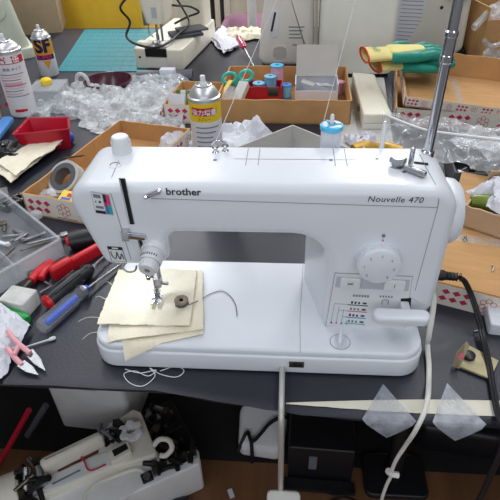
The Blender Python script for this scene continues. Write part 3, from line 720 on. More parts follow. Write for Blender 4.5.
for i, (px, py, a, mt, sz, lb) in enumerate(((223, 93, 60, 'yellow', (.10, .014, .004), 'yellow strip standing at the left end of the brown box'), (240, 94, 70, 'lgrey', (.08, .03, .02), 'pale grey packet beside the scissors in the brown box'), (228, 98, 80, 'clearbox', (.07, .03, .02), 'clear packet at the front left corner inside the brown box'))):
    b = MB(); b.prism(rrect(sz[0], sz[1], .003), -sz[2]/2, sz[2]/2, .001, .001); o = b.build(('yellow_strip', 'grey_packet', 'clear_packet')[i], mt, None, loc=on(px, py, .055)); o.rotation_euler = (0, R(-30), R(a)); tag(o, lb, 'packet')

# small printed box behind spray can
SB = tray('small_printed_box', 'small box printed with red diamonds behind the yellow spray can', 'box', T(165, 123), T(212, 125), .20, .055)
for i, (px, py, a, mt, lb) in enumerate(((176, 112, 75, 'paper', 'white card standing at the left inside the small printed box'), (184, 108, 80, 'leaf', 'green patterned packet inside the small printed box'), (190, 108, 95, 'paper', 'white packet next to the green packet in the small printed box'))):
    b = MB(); b.prism(rrect(.05, .10, .003), 0, .006, .001, .001, Rx(R(62))); o = b.build('paper_packet', mt, None, loc=on(px, py, .03), rz=R(a-90)); tag(o, lb, 'packet', 'packets in the small printed box')

# right hand trays, nested
RT1 = tray('outer_tray', 'lower cardboard tray with red diamonds under the gloves at right', 'tray', T(393, 126), T(560, 137), .42, .052)
RT2 = tray('inner_tray', 'upper cardboard tray resting tilted in the printed tray at right', 'tray', T(403, 106, .060), T(545, 124, .030), .30, .026, hb=.070, BL=T(402, 77, .060))
b = MB(); 
for (x, y, w, d) in ((.16, .17, .02, .20), (.10, .265, .10, .02)): b.box((x, y, .0045), (w, d, .0008))
b.build('packing_tape', 'tape2', RT2, flat=True)
# flat box at right with printed sides
fb0, fb1 = T(428, 301), T(505, 321); d = fb1-fb0; L = .30; rz = math.atan2(d.y, d.x); FH = .042
fb = thing('flat_box', 'flat cardboard box with diamond printed side right of the sewing machine', 'box', W(fb0), rz)
b = MB(); b.box((L/2, .20, FH/2), (L, .40, FH)); bmesh.ops.recalc_face_normals(b.bm, faces=b.bm.faces)
for f in b.bm.faces: f.material_index = 1 if abs(f.normal.z) > .5 else 0
printed_wall(b, L, FH, Matrix.Identity(4), 2, start=.012); b.build('box_body', ['cardw', 'card', 'print'], fb, flat=True)
b = MB(); b.box((.15, .02, FH+.001), (.30, .036, .002)); b.build('folded_flap', 'card', fb, flat=True)
b = MB(); b.box((.10, .15, FH+.0006), (.24, .025, .0008), Matrix.Rotation(R(5), 3, 'Z')); b.build('packing_tape', 'tape2', fb, flat=True)
for i, (px, py, lb) in enumerate(((464.5, 240, 'small screw on the flat box below the tan open box'), (492, 272, 'bent pin lying on the flat box near its front edge'))):
    b = MB()
    if i == 0: b.lathe([(.0045, 0), (.0045, .002), (.002, .003), (.002, .010), (.0001, .011)], 12)
    else: b.tube(smooth([(0, 0, .001), (.004, .008, .003), (.005, .016, .002)]), .0012, 6)
    tag(b.build('screw' if i == 0 else 'pin', 'steel', None, loc=on(px, py, FH)), lb, 'screw' if i == 0 else 'pin')
# tan open box on it
ob0, ob1 = T(459, 226, FH), T(510, 243, FH)
OB = tray('open_box', 'tan open cardboard box holding white tissue at the right edge', 'box', ob0, ob1, .15, .045, 'card2', 'card2', False, z=FH)
b = MB(); b.box((0, .0, .03), (.06, .003, .055), Matrix.Rotation(R(18), 3, 'X')); o = b.build('flap', 'card2', OB, flat=True); o.location = (.03, .10, .03); o.rotation_euler = (0, 0, R(40))
crumple('white_tissue', 'white tissue bulging out of the tan open box', 'tissue', T(511, 203, .08), .11, .11, .055, 'tissue', 21, R(20), 26, 22, 12, z=FH+.035)
b = MB(); b.tube(smooth([(-.04, 0, .012), (-.015, .004, .014), (.02, -.002, .014), (.045, -.01, .013)]), [.006]+[.011+.004*math.sin(k/23*PI) for k in range(23)]+[.008], 14)
tag(b.build('green_bottle', 'leaf', None, loc=W(AY(491, 211, ob0.y+.012)), rz=R(-18)), 'olive green glazed piece under the tissue in the tan box', 'bottle')
# grey metal box behind
gb = thing('grey_metal_box', 'grey open metal box behind the hand wheel', 'box', W(T(452, 188)), R(-5))
for (c, s) in (((.12, 0, .02), (.24, .004, .04)), ((.12, .12, .02), (.24, .004, .04)), ((0, .06, .02), (.004, .12, .04)), ((.24, .06, .02), (.004, .12, .04))):
    b = MB(); b.box(c, s); b.build('side_panel', 'grey', gb, flat=True)
b = MB(); b.box((.12, .06, .002), (.24, .12, .004)); b.build('bottom_panel', 'dark', gb, flat=True)
for i in range(5):
    b = MB(); x = .03+i*.03; b.prism(rrect(.02, .014, .003), 0, .012, .003, .002, Rz(i*1.3)); b.cyl((-.005, 0, .008), (.012, .006, .016), .003, seg=8)
    p = gb.matrix_basis @ Vector((x, .05+.02*math.sin(i*2), .0))
    o = b.build('metal_part', ('steel', 'dsteel')[i % 2], None, loc=(T(452, 188).x+x, T(452, 188).y+.05+.02*math.sin(i*2), TZ+.005))
    tag(o, 'small metal part at the bottom of the grey open box', 'metal part', 'metal parts in the grey box')

# plastic bags at right
def bag(name, label, corners, zt, seed, mt='film2', amp=.02, nx=46, ny=32, sag=.04):
    c = sum((Vector(q) for q in corners), Vector((0, 0, 0)))/4
    f = bil([Vector(q)-Vector((c.x, c.y, 0)) for q in corners])
    def g(u, v):
        p = f(u, v); q = ctrl((p.x*7, p.y*7), seed)
        n = abs(fbm(q, 4))+.2*abs(fbm(q*3.1, 3)); e = min(u, 1-u, v, 1-v)*4
        return Vector((p.x+.01*fbm(q*.7), p.y+.01*fbm(q*.7+Vector((3, 3, 3))), max(.003, p.z+amp*n*2-amp*.5)))
    b = MB(); b.sheet(g, nx, ny, .0); o = b.build(name, mt, None, ang=30, loc=W((c.x, c.y, 0))); return tag(o, label, 'bag')
def tz(px, py, z): return T(px, py, z)
bag('plastic_bag', 'large clear plastic bag spread right of the mast behind the machine', [tz(392, 148, .02), tz(512, 178, .07), tz(512, 128, .11), tz(383, 112, .07)], 0, 31, 'film2', .02)
bag('small_clear_bag', 'shiny crinkled clear bag lying on top of the large bag', [tz(448, 138, .11), tz(510, 168, .11), tz(515, 135, .13), tz(470, 128, .12)], 0, 37, 'film', .022)
b = MB(); b.tube(smooth([tz(386, 115, .085), tz(402, 122, .10), tz(425, 130, .115), tz(450, 134, .125), tz(500, 140, .14)]), .0035, 8); tag(b.build('plastic_rod', 'white2', None, loc=(0, 0, TZ)), 'white plastic rod running across under the large clear bag', 'rod')  # white tube added in place of the bag's fold edge

# gloves on the tray
def glove(name, label, c, rz, zz, flip):
    t = thing(name, label, 'glove', W((c.x, c.y, zz)), rz, 'work gloves')
    b = MB(); b.prism(arc_poly([(-.02, -.052, .012), (.075, -.056, .02), (.085, .050, .02), (-.02, .048, .012)], 5), 0, .028, .012, .010)
    for i, (y, l, a) in enumerate(((-.043, .070, -6), (-.016, .085, -1), (.012, .082, 3), (.037, .066, 8))):
        d = Vector((math.cos(R(a)), math.sin(R(a)), .0)); p = Vector((.07, y, .014)); b.tube([p, p+d*l*.45+Vector((0, 0, .006)), p+d*l*.9+Vector((0, 0, -.001)), p+d*l], [.0135, .0130, .0115, .005], 10)
    s = -1 if flip else 1
    b.tube([(.0, s*.04, .014), (.03, s*.066, .016), (.06, s*.078, .014), (.075, s*.078, .013)], [.016, .015, .012, .005], 10)
    def mods(o):
        m = o.modifiers.new('r', 'REMESH'); m.mode = 'VOXEL'; m.voxel_size = .0032; m.use_smooth_shade = True
        k = o.modifiers.new('s', 'SMOOTH'); k.iterations = 4; k.factor = .5
    b.build('palm', 'glovet', t, mods=mods)
    b = MB(); b.prism(arc_poly([(-.02, -.045, .018), (.085, -.022, .012), (.090, .020, .012), (-.02, .042, .018)], 5), .010, .0315, .006, .002); b.build('knit_back', 'glovey', t)
    rs = []
    for x, w, h in ((-.085, .050, .016), (-.07, .049, .016), (-.04, .045, .016), (-.012, .047, .015)): rs.append([Vector((x, w*math.cos(k*PI/10), .015+h*math.sin(k*PI/10))) for k in range(20)])
    b = MB(); b.rings(rs, cap0=False, cap1=True); cu = b.build('cuff', 'glovey', t)
    b = MB(); b.tube([Vector((-.085, .0505*math.cos(k*PI/12), .015+.0165*math.sin(k*PI/12))) for k in range(25)], .0028, 6); b.build('cuff_edge', 'redh', cu)
    return t
gz = .105
gl1 = glove('work_glove', 'yellow and teal work glove lying on top of the other glove', T(393, 58, gz+.03), R(8), gz+.028, False)
gl2 = glove('work_glove', 'teal and yellow work glove underneath, on the rim of the printed tray', T(402, 66, gz), R(14), gz-.005, True)
for i, wd in enumerate(('grip',)):
    text(wd, .026, lambda c: Vector((-.052-c.y, -.024+c.x, .0335)), 'glovet', gl1)

# ------------------------------------------------------------------ cans
def can(name, label, base, r, h, bands, extra=None, cap='white2'):
    """bands: list of (z fraction, material) from the bottom up"""
    t = thing(name, label, 'spray can', W(base))
    slots = []; prof = [(r*.93, 0), (r, .004)]; ms = []
    for f, mt in bands:
        if mt not in slots: slots.append(mt)
        prof.append((r, max(.005, f*h))); ms.append(slots.index(mt))
    b = MB(); b.lathe(prof, 36, mats=[ms[0]]+ms); b.build('can_body', slots, t)
    b = MB(); b.lathe([(r, h), (r*1.03, h+.001), (r*1.03, h+.004), (r*.93, h+.006), (r*.90, h+.010), (r*.70, h+.020), (r*.50, h+.024), (r*.52, h+.027), (r*.46, h+.028), (r*.40, h+.024), (.0001, h+.024)], 36); b.build('can_dome', 'alu', t)
    b = MB(); b.lathe([(.007, h+.022), (.007, h+.030), (.0055, h+.031), (.0055, h+.042), (.0045, h+.044), (.0001, h+.044)], 16, ); b.cyl((0, -.003, h+.037), (0, -.0072, h+.038), .0016, seg=8); b.build('spray_nozzle', cap, t)
    return t
def cmap(r, phi, z0): return lambda c: Vector(((r+.0005)*math.cos(phi+c.x/r), (r+.0005)*math.sin(phi+c.x/r), z0+c.y))
def cpatch(mb, r, phi, a0, a1, z0, z1, m=0, off=.0004, n=8):
    f = lambda u, v: Vector(((r+off)*math.cos(phi+(a0+(a1-a0)*u)/r), (r+off)*math.sin(phi+(a0+(a1-a0)*u)/r), z0+(z1-z0)*v)); mb.sheet(f, n, 1, m=m)
PH = -PI/2
yb = T(204, 149, 0); yb = Vector((yb.x, .53, 0)); yb.x = AY(206, 120, .53).x
yc = can('spray_can', 'yellow and white spray can standing behind the machine arm', yb, .0330, AY(204, 97, .53).z, [(.80, 'canw'), (.985, 'yel'), (1, 'alu')])
hY = AY(204, 97, .53).z
b = MB(); cpatch(b, .033, PH, -.026, .022, hY*.865, hY*.945, 0); cpatch(b, .033, PH, .022, .030, hY*.88, hY*.93, 0); b.build('red_banner', 'red', yc)
text('強力増量', .0135, cmap(.0334, PH-.024/.033, hY*.877), 'canw', yc, bold=.0003, step=.004)
text('スプレー', .0070, cmap(.033, PH-.012/.033, hY*.822), 'ink', yc, step=.004)
b = MB()
for i in range(7): cpatch(b, .033, PH+.3, -.028, .024-(i % 3)*.008, hY*(.74-i*.05), hY*(.752-i*.05))
b.build('small_print', 'greyink', yc)
# SF can
sY = 1.33; sb = AY(50.5, 76, sY); sb.z = 0; hS = AY(39, 38, sY).z
sf = can('spray_can', 'white spray can with orange band and dark blue letters behind the tall can', sb, .033, hS, [(.60, 'canw'), (.97, 'orange'), (1, 'alu')])
pf = PH+R(24)
text('SF', .062, cmap(.033, pf-.030/.033, hS*.685), 'navy', sf, bold=.0028, step=.004)
b = MB(); cpatch(b, .033, pf, -.034, .034, hS*.47, hS*.60); b.build('magenta_band', 'navy', sf)
text('SUPER', .020, cmap(.0334, pf-.030/.033, hS*.495), 'magenta', sf, bold=.0008, step=.004)
b = MB(); n_ = 6
f = lambda u, v: Vector(((.0336)*math.cos(pf+(.002+(u-.5)*.028*(1-v))/.033), (.0336)*math.sin(pf+(.002+(u-.5)*.028*(1-v))/.033), hS*(.45-.23*v)))
b.sheet(f, 4, 4); b.build('orange_triangle', 'orange', sf)
# tall can
bY = .965; bb = AY(26.5, 118, bY); bb.z = 0; hB = AY(11, 50, bY).z
bc = can('tall_spray_can', 'tall white spray can with red top band at the left edge', bb, .040, hB, [(.82, 'canw'), (.97, 'canw'), (1, 'alu')])
pb = PH+R(24)
b = MB(); cpatch(b, .040, pb, -.05, .05, hB*.84, hB*.95, n=12); b.build('red_band', 'red', bc)
text('増量缶', .021, cmap(.0404, pb-.03/.04, hB*.862), 'canw', bc, bold=.0006, step=.004)
text('無臭 タイプ', .010, cmap(.040, pb-.022/.04, hB*.745), 'ink', bc, step=.004)
b = MB()
for i in range(9): cpatch(b, .04, pb, -.036, .034-(i % 4)*.007, hB*(.68-i*.042), hB*(.692-i*.042), i % 2)
for z0, z1 in ((.50, .56),): cpatch(b, .04, pb, -.03, .022, hB*z0, hB*z1, 2, off=.0002)
b.build('small_print', ['greyink', 'pinkh', 'pinkh'], bc)
b = MB(); cpatch(b, .04, pb, -.022, .004, hB*.10, hB*.145); cpatch(b, .04, pb, .004, .014, hB*.105, hB*.140); b.build('red_banner', 'red', bc)

# ------------------------------------------------------------------ red bin, cloths, bubble wrap
rt = thing('red_bin', 'red plastic parts bin behind the cream cloth', 'bin', W(T(41, 154)), R(2))
def frust(mb, w0, d0, w1, d1, h, th):
    o0, o1 = rrect(w0, d0, .004, 3), rrect(w1, d1, .006, 3); i1, i0 = rrect(w1-2*th, d1-2*th, .004, 3), rrect(w0-2*th, d0-2*th, .003, 3)
    mb.rings([[Vector((p.x, p.y, z)) for p in q] for q, z in ((o0, 0), (o1, h), (i1, h), (i0, th))])
b = MB(); frust(b, .090, .08, .112, .105, .058, .003)
for v in b.bm.verts:
    if v.co.x > .036 and v.co.y < 0: v.co.x += .022; v.co.y += .03
b.build('bin_body', 'redtray', rt); rt.location.y += .045
b = MB()
for k in range(1): b.tube([(p.x*1.0, p.y, .058) for p in rrect(.114, .107, .006, 3)]+[(-.057, -.0475, .058)], .0022, 6)
for v in b.bm.verts:
    if v.co.x > .036 and v.co.y < 0: v.co.x += .022; v.co.y += .03
b.build('rim', 'redtray', rt)
def drape(name, label, cat, corners, z, amp, seed, mt, layers=1, freq=18):
    c = sum((Vector(q) for q in corners), Vector((0, 0, 0)))/4
    t = thing(name, label, cat, W((c.x, c.y, 0)))
    for L_ in range(layers):
        off = Vector((.006*L_, .014*L_, 0)); f = bil([Vector(q)-Vector((c.x, c.y, 0))+off for q in corners])
        def g(u, v):
            p = f(u, v); q = ctrl((p.x*freq, p.y*freq), seed+L_)
            return Vector((p.x+.008*fbm(q), p.y+.008*fbm(q+Vector((4, 4, 4))), z+L_*.006+amp*(abs(fbm(q*1.2))+.3*abs(fbm(q*2.5)))))
        b = MB(); b.sheet(g, 34, 18, .002); b.build('cloth_layer', mt, t, ang=50)
    return t
drape('cream_cloth', 'cream knitted cloth strip lying between red bin and printed tray', 'cloth', [T(-4, 173), T(13, 188), T(63, 150), T(57, 140)], .016, .010, 5, 'cloth', 2, 9)
# bubble wrap heap: several crumpled sheets
bh = thing('bubble_wrap', 'heap of clear bubble wrap behind the red bin', 'bubble wrap', W(T(112, 108)))
bc_ = T(112, 108)
def heap(cx, cy, w, d, h, seed, rz, mt):
    def g(u, v):
        x, y = u-.5, v-.5; q = ctrl((x*w*10, y*d*10), seed); rr = (x*x+y*y)*4
        dome = max(0, 1-rr)**.55; n = abs(fbm(q, 5)); n2 = abs(fbm(q*2.7, 4))
        p = Vector((x*w*(1+.25*fbm(ctrl((x*3, y*3), seed+1))), y*d*(1+.25*fbm(ctrl((x*3, y*3), seed+2))), max(.003, h*dome*(.6+.8*n)+.012*n2)))
        p = Matrix.Rotation(rz, 3, 'Z') @ p
        return p+Vector((cx-bc_.x, cy-bc_.y, 0))
    b = MB(); b.sheet(g, 60, 44); return b.build('crumpled_sheet', mt, bh, ang=22)
p = T(140, 112); heap(p.x, p.y+.05, .34, .30, .050, 41, .3, 'bubble')
p = T(95, 110); heap(p.x, p.y+.04, .32, .22, .055, 42, -.2, 'bubble')
p = T(155, 98); heap(p.x, p.y+.02, .26, .22, .060, 43, .7, 'film')
p = T(70, 112); heap(p.x, p.y+.01, .26, .16, .030, 44, .1, 'film')
p = T(140, 128); heap(p.x, p.y+.0, .24, .12, .045, 45, -.15, 'bubble')
b = MB(); q0 = T(82, 82, .05)-Vector((bc_.x, bc_.y, 0)); b.tube(smooth([q0+Vector((-.018, 0, -.03)), q0+Vector((-.015, .0, .012)), q0+Vector((.0, 0, .026)), q0+Vector((.018, 0, .012)), q0+Vector((.026, -.01, -.03))]), .006, 8); b.build('bag_handle', 'bubble', bh)
crumple('paper_wad', 'crumpled white paper wad left of the yellow spray can, behind the tray', 'paper', T(178, 144), .09, .08, .05, 'tissue', 51, R(-10), 24, 20, 9)
crumple('white_wrapper', 'crumpled white plastic wrapper right of the yellow spray can', 'wrapper', T(240, 147), .17, .16, .075, 'paper', 52, R(25), 28, 24, 5)
crumple('white_scrap', 'small crumpled white scrap right of the blue topped spool', 'paper', T(362, 150), .07, .10, .05, 'tissue', 53, R(10), 18, 18, 12)
b = MB(); b.tube(smooth([(-.05, 0, .016), (-.02, .01, .02), (.03, 0, .02), (.07, -.015, .014)]), [.008]+[.016]*23+[.006], 12); tag(b.build('golden_wrapper', 'gold', None, loc=on(372, 156, 0), rz=R(6)), 'golden rolled wrapper behind the white spool pin', 'wrapper')
# grey card box (inner corner seen over the arm)
gc = thing('grey_card_box', 'open grey card box set cornerwise behind the sewing machine arm', 'box', W(T(292, 152)), R(45))
gL = .21; gh = AY(292, 125, T(292, 152).y).z
for (c, s) in (((-gL/2, 0, gh/2), (gL, .003, gh)), ((0, -gL/2, gh/2), (.003, gL, gh)), ((-gL/2, -gL, .02), (gL, .003, .04)), ((-gL, -gL/2, .02), (.003, gL, .04))):
    b = MB(); b.box(c, s); b.build('side_panel', 'lgrey', gc, flat=True)
b = MB(); b.box((-gL/2, -gL/2, .002), (gL, gL, .003)); b.build('bottom_panel', 'lgrey', gc, flat=True)
# clear box with yellow cap
cb = thing('clear_box', 'clear plastic parts box with yellow cap inside behind the tall can', 'box', W(T(45, 112)), R(3)); cb.location.y += .06
for (c, s) in (((0, -.05, .03), (.095, .003, .06)), ((0, .05, .03), (.095, .003, .06)), ((-.047, 0, .03), (.003, .1, .06)), ((.047, 0, .03), (.003, .1, .06))):
    b = MB(); b.box(c, s); b.build('side_panel', 'clearbox', cb, flat=True)
b = MB(); b.box((0, 0, .001), (.095, .1, .003)); b.build('bottom_panel', 'clearbox', cb, flat=True)
b = MB(); b.box((0, 0, .0615), (.100, .104, .004)); b.build('lid', 'clearbox', cb, flat=True)
b = MB(); b.lathe([(.017, 0), (.017, .012), (.013, .016), (.0001, .017)], 20); tag(b.build('yellow_stopper', 'yel', None, loc=cb.location+Vector((-.005, .01, .064))), 'yellow round cap on the clear parts box', 'cap')
for i, (x, y) in enumerate(((-.025, -.02), (.02, -.025), (.015, .02))):
    b = MB(); b.lathe([(.004, 0), (.012, 0), (.012, .012), (.008, .014), (.008, .02), (.0001, .022)], 14); tag(b.build('plastic_fitting', 'white2', None, loc=cb.location+Vector((x, y, .003))), 'small white fitting inside the clear parts box', 'fitting', 'fittings in the clear box')
# maroon bowl
mb_ = thing('maroon_bowl', 'glossy maroon bowl half hidden by bubble wrap before the cutting mat', 'bowl', W(T(111, 96)))
b = MB(); b.lathe([(.035, 0), (.045, .004), (.068, .03), (.076, .052), (.073, .053), (.064, .03), (.04, .008), (.0001, .006)], 40); b.build('bowl_body', 'maroon', mb_)
b = MB(); b.tube([(.0755*math.cos(2*PI*k/40), .0755*math.sin(2*PI*k/40), .053) for k in range(41)], .003, 8); b.build('rim', 'maroon', mb_)

# ------------------------------------------------------------------ left tools
og0 = T(72, 252); ua = math.atan2(.75, -.66)
og = thing('parts_organiser', 'milky clear plastic organiser box at the left edge of the table', 'organiser', W(og0+Vector((-.009, -.013, 0))))
uu = Vector((math.cos(R(139)), math.sin(R(139)), 0)); vv_ = Vector((math.cos(R(236)), math.sin(R(236)), 0)); UL, VL, OH = .36, .26, .040
def pan_box(mb, p, q, h, th=.0025):
    p, q = Vector(p), Vector(q); d = (q-p); n = Vector((-d.y, d.x, 0)).normalized()*th/2
    v = [mb.bm.verts.new(x+Vector((0, 0, zz))) for zz in (0, h) for x in (p-n, q-n, q+n, p+n)]
    for f in ((3, 2, 1, 0), (4, 5, 6, 7), (0, 1, 5, 4), (1, 2, 6, 5), (2, 3, 7, 6), (3, 0, 4, 7)): mb.face([v[i] for i in f])
O = Vector((0, 0, 0))
for p, q in ((O, uu*UL), (O, vv_*VL), (uu*UL, uu*UL+vv_*VL), (vv_*VL, uu*UL+vv_*VL)):
    b = MB(); pan_box(b, p, q, OH); b.build('side_panel', 'clearbox', og, flat=True)
    b = MB(); b.tube([p+Vector((0, 0, OH)), q+Vector((0, 0, OH))], .003, 8); b.build('rim', 'clearbox', og)
for f in (.36, .70):
    b = MB(); pan_box(b, uu*UL*f*0+vv_*VL*f, uu*UL+vv_*VL*f, OH*.9); b.build('divider', 'clearbox', og, flat=True)
b = MB(); vs = [b.bm.verts.new(x+Vector((0, 0, .002))) for x in (O, uu*UL, uu*UL+vv_*VL, vv_*VL)]; b.face(vs); b.build('bottom_panel', 'clearbox', og, flat=True)
lc = uu*.115+Vector((.006, .008, OH-.004)); b = MB(); b.prism(circ(.011, 16), -.004, .008, .002, .001, Tr(*lc)); b.build('latch', 'clearbox', og)
mets = [(34, 237, 140, .05, 'steel'), (46, 240, 152, .07, 'steel'), (40, 246, 146, .075, 'dsteel'), (20, 238, 120, .04, 'steel'), (12, 236, 170, .04, 'steel'), (8, 255, 100, .04, 'dsteel'), (18, 232, 30, .03, 'steel'), (4, 228, 60, .03, 'dsteel'), (10, 268, 150, .035, 'steel'), (4, 244, 20, .03, 'white2')]
MLAB = ['flat steel bar with small peg behind the long bars in the organiser', 'long flat steel bar with wide foot nearest the organiser latch', 'longest tarnished rod nearest the right corner of the organiser',
        'short flat steel bar with peg left of the long bars in the organiser', 'short steel bar with wide foot near the middle of the organiser', 'tarnished rod lying crosswise in the front half of the organiser',
        'small flat steel bar with peg closest to the back wall of the organiser', 'small tarnished bar with wide foot at the left edge of the organiser', 'slim steel rod nearest the front wall of the organiser', 'small white bar with peg at the left edge of the organiser']
for i, (px, py, a, l, mt) in enumerate(mets):
    b = MB()
    if i % 3 == 0: b.prism(rrect(l, .008, .002), 0, .003, .001, 0); b.cyl((l/2-.004, 0, 0), (l/2-.004, 0, .006), .004, seg=10)
    elif i % 3 == 1: b.prism(rrect(l, .006, .002), 0, .003, .001, 0); b.prism(rrect(.015, .014, .003), 0, .005, .001, 0, Tr(-l/2, 0, 0))
    else: b.cyl((-l/2, 0, .003), (l/2, 0, .003), .003, .0015, 10)
    o = b.build('metal_fitting', mt, None, loc=on(px, py, .006+.003*(i % 2)), rz=R(-a)); tag(o, MLAB[i], 'fitting', 'metal fittings in the organiser')
def screwdriver(name, label, end, mid, tip, r, grip, kind):
    """end of handle, front of handle, tip of shaft"""
    end, mid, tip = Vector(end), Vector(mid), Vector(tip)
    t = thing(name, label, 'screwdriver', W((end.x, end.y, 0))); o = Vector((end.x, end.y, 0)); L = (mid-end).length; X = aim(end-o, mid-o)
    if kind == 'black':
        b = MB(); b.lathe([(r*.9, .004), (r*1.05, .02), (r*.95, L*.35), (r*1.08, L*.6), (r*.8, L*.82), (r*.95, L*.9), (r*.6, L), (.0001, L)], 18, X)
        for k in range(6):
            a = k*PI/3; b.tube([X @ Vector((r*.95*math.cos(a), r*.95*math.sin(a), L*.15)), X @ Vector((r*1.0*math.cos(a), r*1.0*math.sin(a), L*.7))], .0022, 6)
        b.build('handle', grip, t)
        b = MB(); b.lathe([(.0001, -.004), (r*.6, -.003), (r*.88, .002), (r*.9, .005), (.0001, .005)], 18, X); b.build('end_cap', 'redh', t)
    else:
        b = MB(); b.lathe([(.0001, -.002), (r*.8, 0), (r, .006), (r*1.0, L*.75), (r*.75, L*.88), (r*.9, L), (.0001, L)], 8, X); b.build('handle', 'clear', t)
        b = MB(); b.lathe([(.0001, .01), (r*.42, .012), (r*.46, L*.2), (r*.46, L*.8), (r*.4, L*.88), (.0001, L*.88)], 8, X); b.build('handle_core', 'coreblue', t)
        b = MB(); b.lathe([(r*.92, L-.001), (r*1.0, L+.003), (r*.9, L+.008), (r*.45, L+.011)], 8, X); b.build('ferrule', 'steel', t)
        b = MB(); b.lathe([(r*.5, L+.009), (r*.5, L+.015), (.0001, L+.016)], 10, X); b.build('blue_collar', 'coreblue', t)
    b = MB(); b.tube([mid-o, tip-o], [.0028, .0022], 10); b.build('shaft', 'chrome', t)
    return t
screwdriver('black_screwdriver', 'black screwdriver with red end cap beside the clear handled screwdriver', T(47, 303, .015), T(91, 268, .015), T(112, 250, .012), .0150, 'dark', 'black')
screwdriver('clear_screwdriver', 'clear handled screwdriver with blue core and long steel shaft', T(41, 328, .013), T(81, 293, .013), T(120, 265, .006), .0135, 'clear', 'clear')
# red cutter and red gripped pliers
rc = thing('red_cutter', 'long red cutter knife pointing at the sewing machine head', 'cutter', W(T(60, 275)))
o0 = T(60, 275); a_, c_ = T(57, 272, .010)-o0, T(104, 246, .012)-o0
X = aim(a_, c_); L = (c_-a_).length
b = MB(); b.prism(rrect(.026, .014, .005), 0, L, .003, .004, X @ Rz(R(90))); b.build('handle', 'redh', rc)
b = MB(); b.prism(rrect(.034, .018, .007), -.012, .032, .006, .006, X @ Rz(R(90))); b.build('grip', 'redh', rc)
sd_ = (c_-a_).normalized(); up_ = Vector((0, 0, 1))
b = MB(); nn = sd_.cross(up_)
b.box((a_+c_)/2+sd_*.016+Vector((0, 0, .0075))-nn*.002, (L*.62, .008, .0022), Matrix.Rotation(math.atan2(sd_.y, sd_.x), 3, 'Z')); b.build('blade_channel', 'pinkh', rc)
rp = thing('red_pliers', 'pliers with red grips lying behind the grey white block', 'pliers', W(T(44, 272)))
o0 = T(44, 272); P = lambda px, py, z=.010: T(px, py, z)-o0
b = MB(); b.tube(smooth([P(31, 281), P(37, 274), P(46, 267), P(54, 263)]), [.008]*8+[.0095]*16+[.007], 12); b.build('handle', 'redh', rp)
b = MB(); b.tube(smooth([P(52, 264), P(44, 272, .012), P(41, 279)]), [.006]*8+[.007]*8+[.005], 12); b.build('handle', 'redh', rp)
b = MB(); b.tube([P(33, 279), P(24, 288)], [.006, .003], 8); b.prism(circ(.008, 16), .004, .016, .002, .002, Tr(*P(34, 279, 0))); b.build('jaw', 'dsteel', rp)
b = MB(); b.tube([P(45, 282, .006), P(52, 286, .005), P(40, 293, .004)], .0025, 8); b.build('return_spring', 'steel', rp)
# black drum with red end
bk = thing('black_tool', 'black round tool with red button behind the cutter', 'tool', W(T(82, 247)), R(20))
b = MB(); X = Tr(0, 0, .019) @ Ry(PI/2); b.lathe([(.012, -.02), (.018, -.018), (.019, .0), (.018, .028), (.010, .032), (.0001, .032)], 24, X); b.build('drum', 'dark', bk)
b = MB(); b.lathe([(.0001, -.026), (.009, -.025), (.0105, -.02), (.0105, -.017)], 18, X); b.build('button', 'redh', bk)
b = MB(); b.box((.06, .0, .01), (.06, .012, .012)); b.build('handle', 'dark', bk)
# block, green handle, paper, snips, swab
b = MB(); b.prism(rrect(.050, .042, .004), 0, .030, .003, .002, Matrix.Identity(4))
for v in b.bm.verts: v.co += Vector((.002*fbm(v.co*90), .002*fbm(v.co*80), .0012*fbm(v.co*70)))
tag(b.build('chalk_block', 'foam', None, loc=W(T(22, 308)), rz=R(-12)), 'grey white worn block in front of the organiser', 'block')
gh_ = thing('green_screwdriver', 'green handle sticking out from under the white paper', 'screwdriver', W(T(12, 318)))
o0 = T(12, 318); X = aim(T(27, 321, .010)-o0, T(-14, 300, .012)-o0)
b = MB(); b.lathe([(.0001, -.002), (.008, 0), (.0105, .005), (.0095, .03), (.0108, .05), (.0095, .062), (.0001, .064)], 12, X); b.build('handle', 'green', gh_)
b = MB(); b.lathe([(.003, .063), (.003, .09), (.0001, .091)], 8, X); b.build('shaft', 'steel', gh_)
def pap(u, v):
    a = bil([T(-10, 388, .004), T(8, 372, .004), T(30, 326, .012), T(-10, 300, .02)]); p = a(u, v); q = ctrl((p.x*30, p.y*30), 61)
    return Vector((p.x+.004*fbm(q), p.y+.004*fbm(q+Vector((3, 1, 2))), p.z+.016*abs(fbm(q*1.0))+.010*math.sin(u*PI)*v))
b = MB(); b.sheet(pap, 22, 24, .0006); tag(b.build('white_paper', 'paper', None, ang=30, loc=(0, 0, TZ)), 'crumpled white paper at the left edge under the pink snips', 'paper')
sn = thing('thread_snips', 'pink handled thread snips lying half on white paper', 'scissors', W(T(22, 350))); o0 = T(22, 350); P = lambda px, py, z=.010: T(px, py, z)-o0
for pts, tip in (((P(8, 331, .024), P(13, 338, .024), P(20, 345, .020), P(30, 353, .014)), (P(29, 352), P(46, 372, .006))), ((P(7, 348, .020), P(11, 353, .018), P(16, 359, .014), P(22, 365, .010)), (P(21, 364), P(39, 376, .006)))):
    b = MB(); b.tube(smooth(pts), .0040, 10); h_ = b.build('handle', 'pinkh', sn)
    a_, c_ = tip; d = (c_-a_); nrm = Vector((-d.y, d.x, 0)).normalized()
    b = MB(); v = [b.bm.verts.new(x+Vector((0, 0, z))) for z in (0, .002) for x in (a_-nrm*.0065, a_+nrm*.0065, a_+d*.5+nrm*.0058, c_, a_+d*.5-nrm*.0058)]
    b.face(v[4::-1]); b.face(v[5:]); 
    for i in range(5): b.face((v[i], v[(i+1) % 5], v[5+(i+1) % 5], v[5+i]))
    b.build('blade', 'steel', sn)
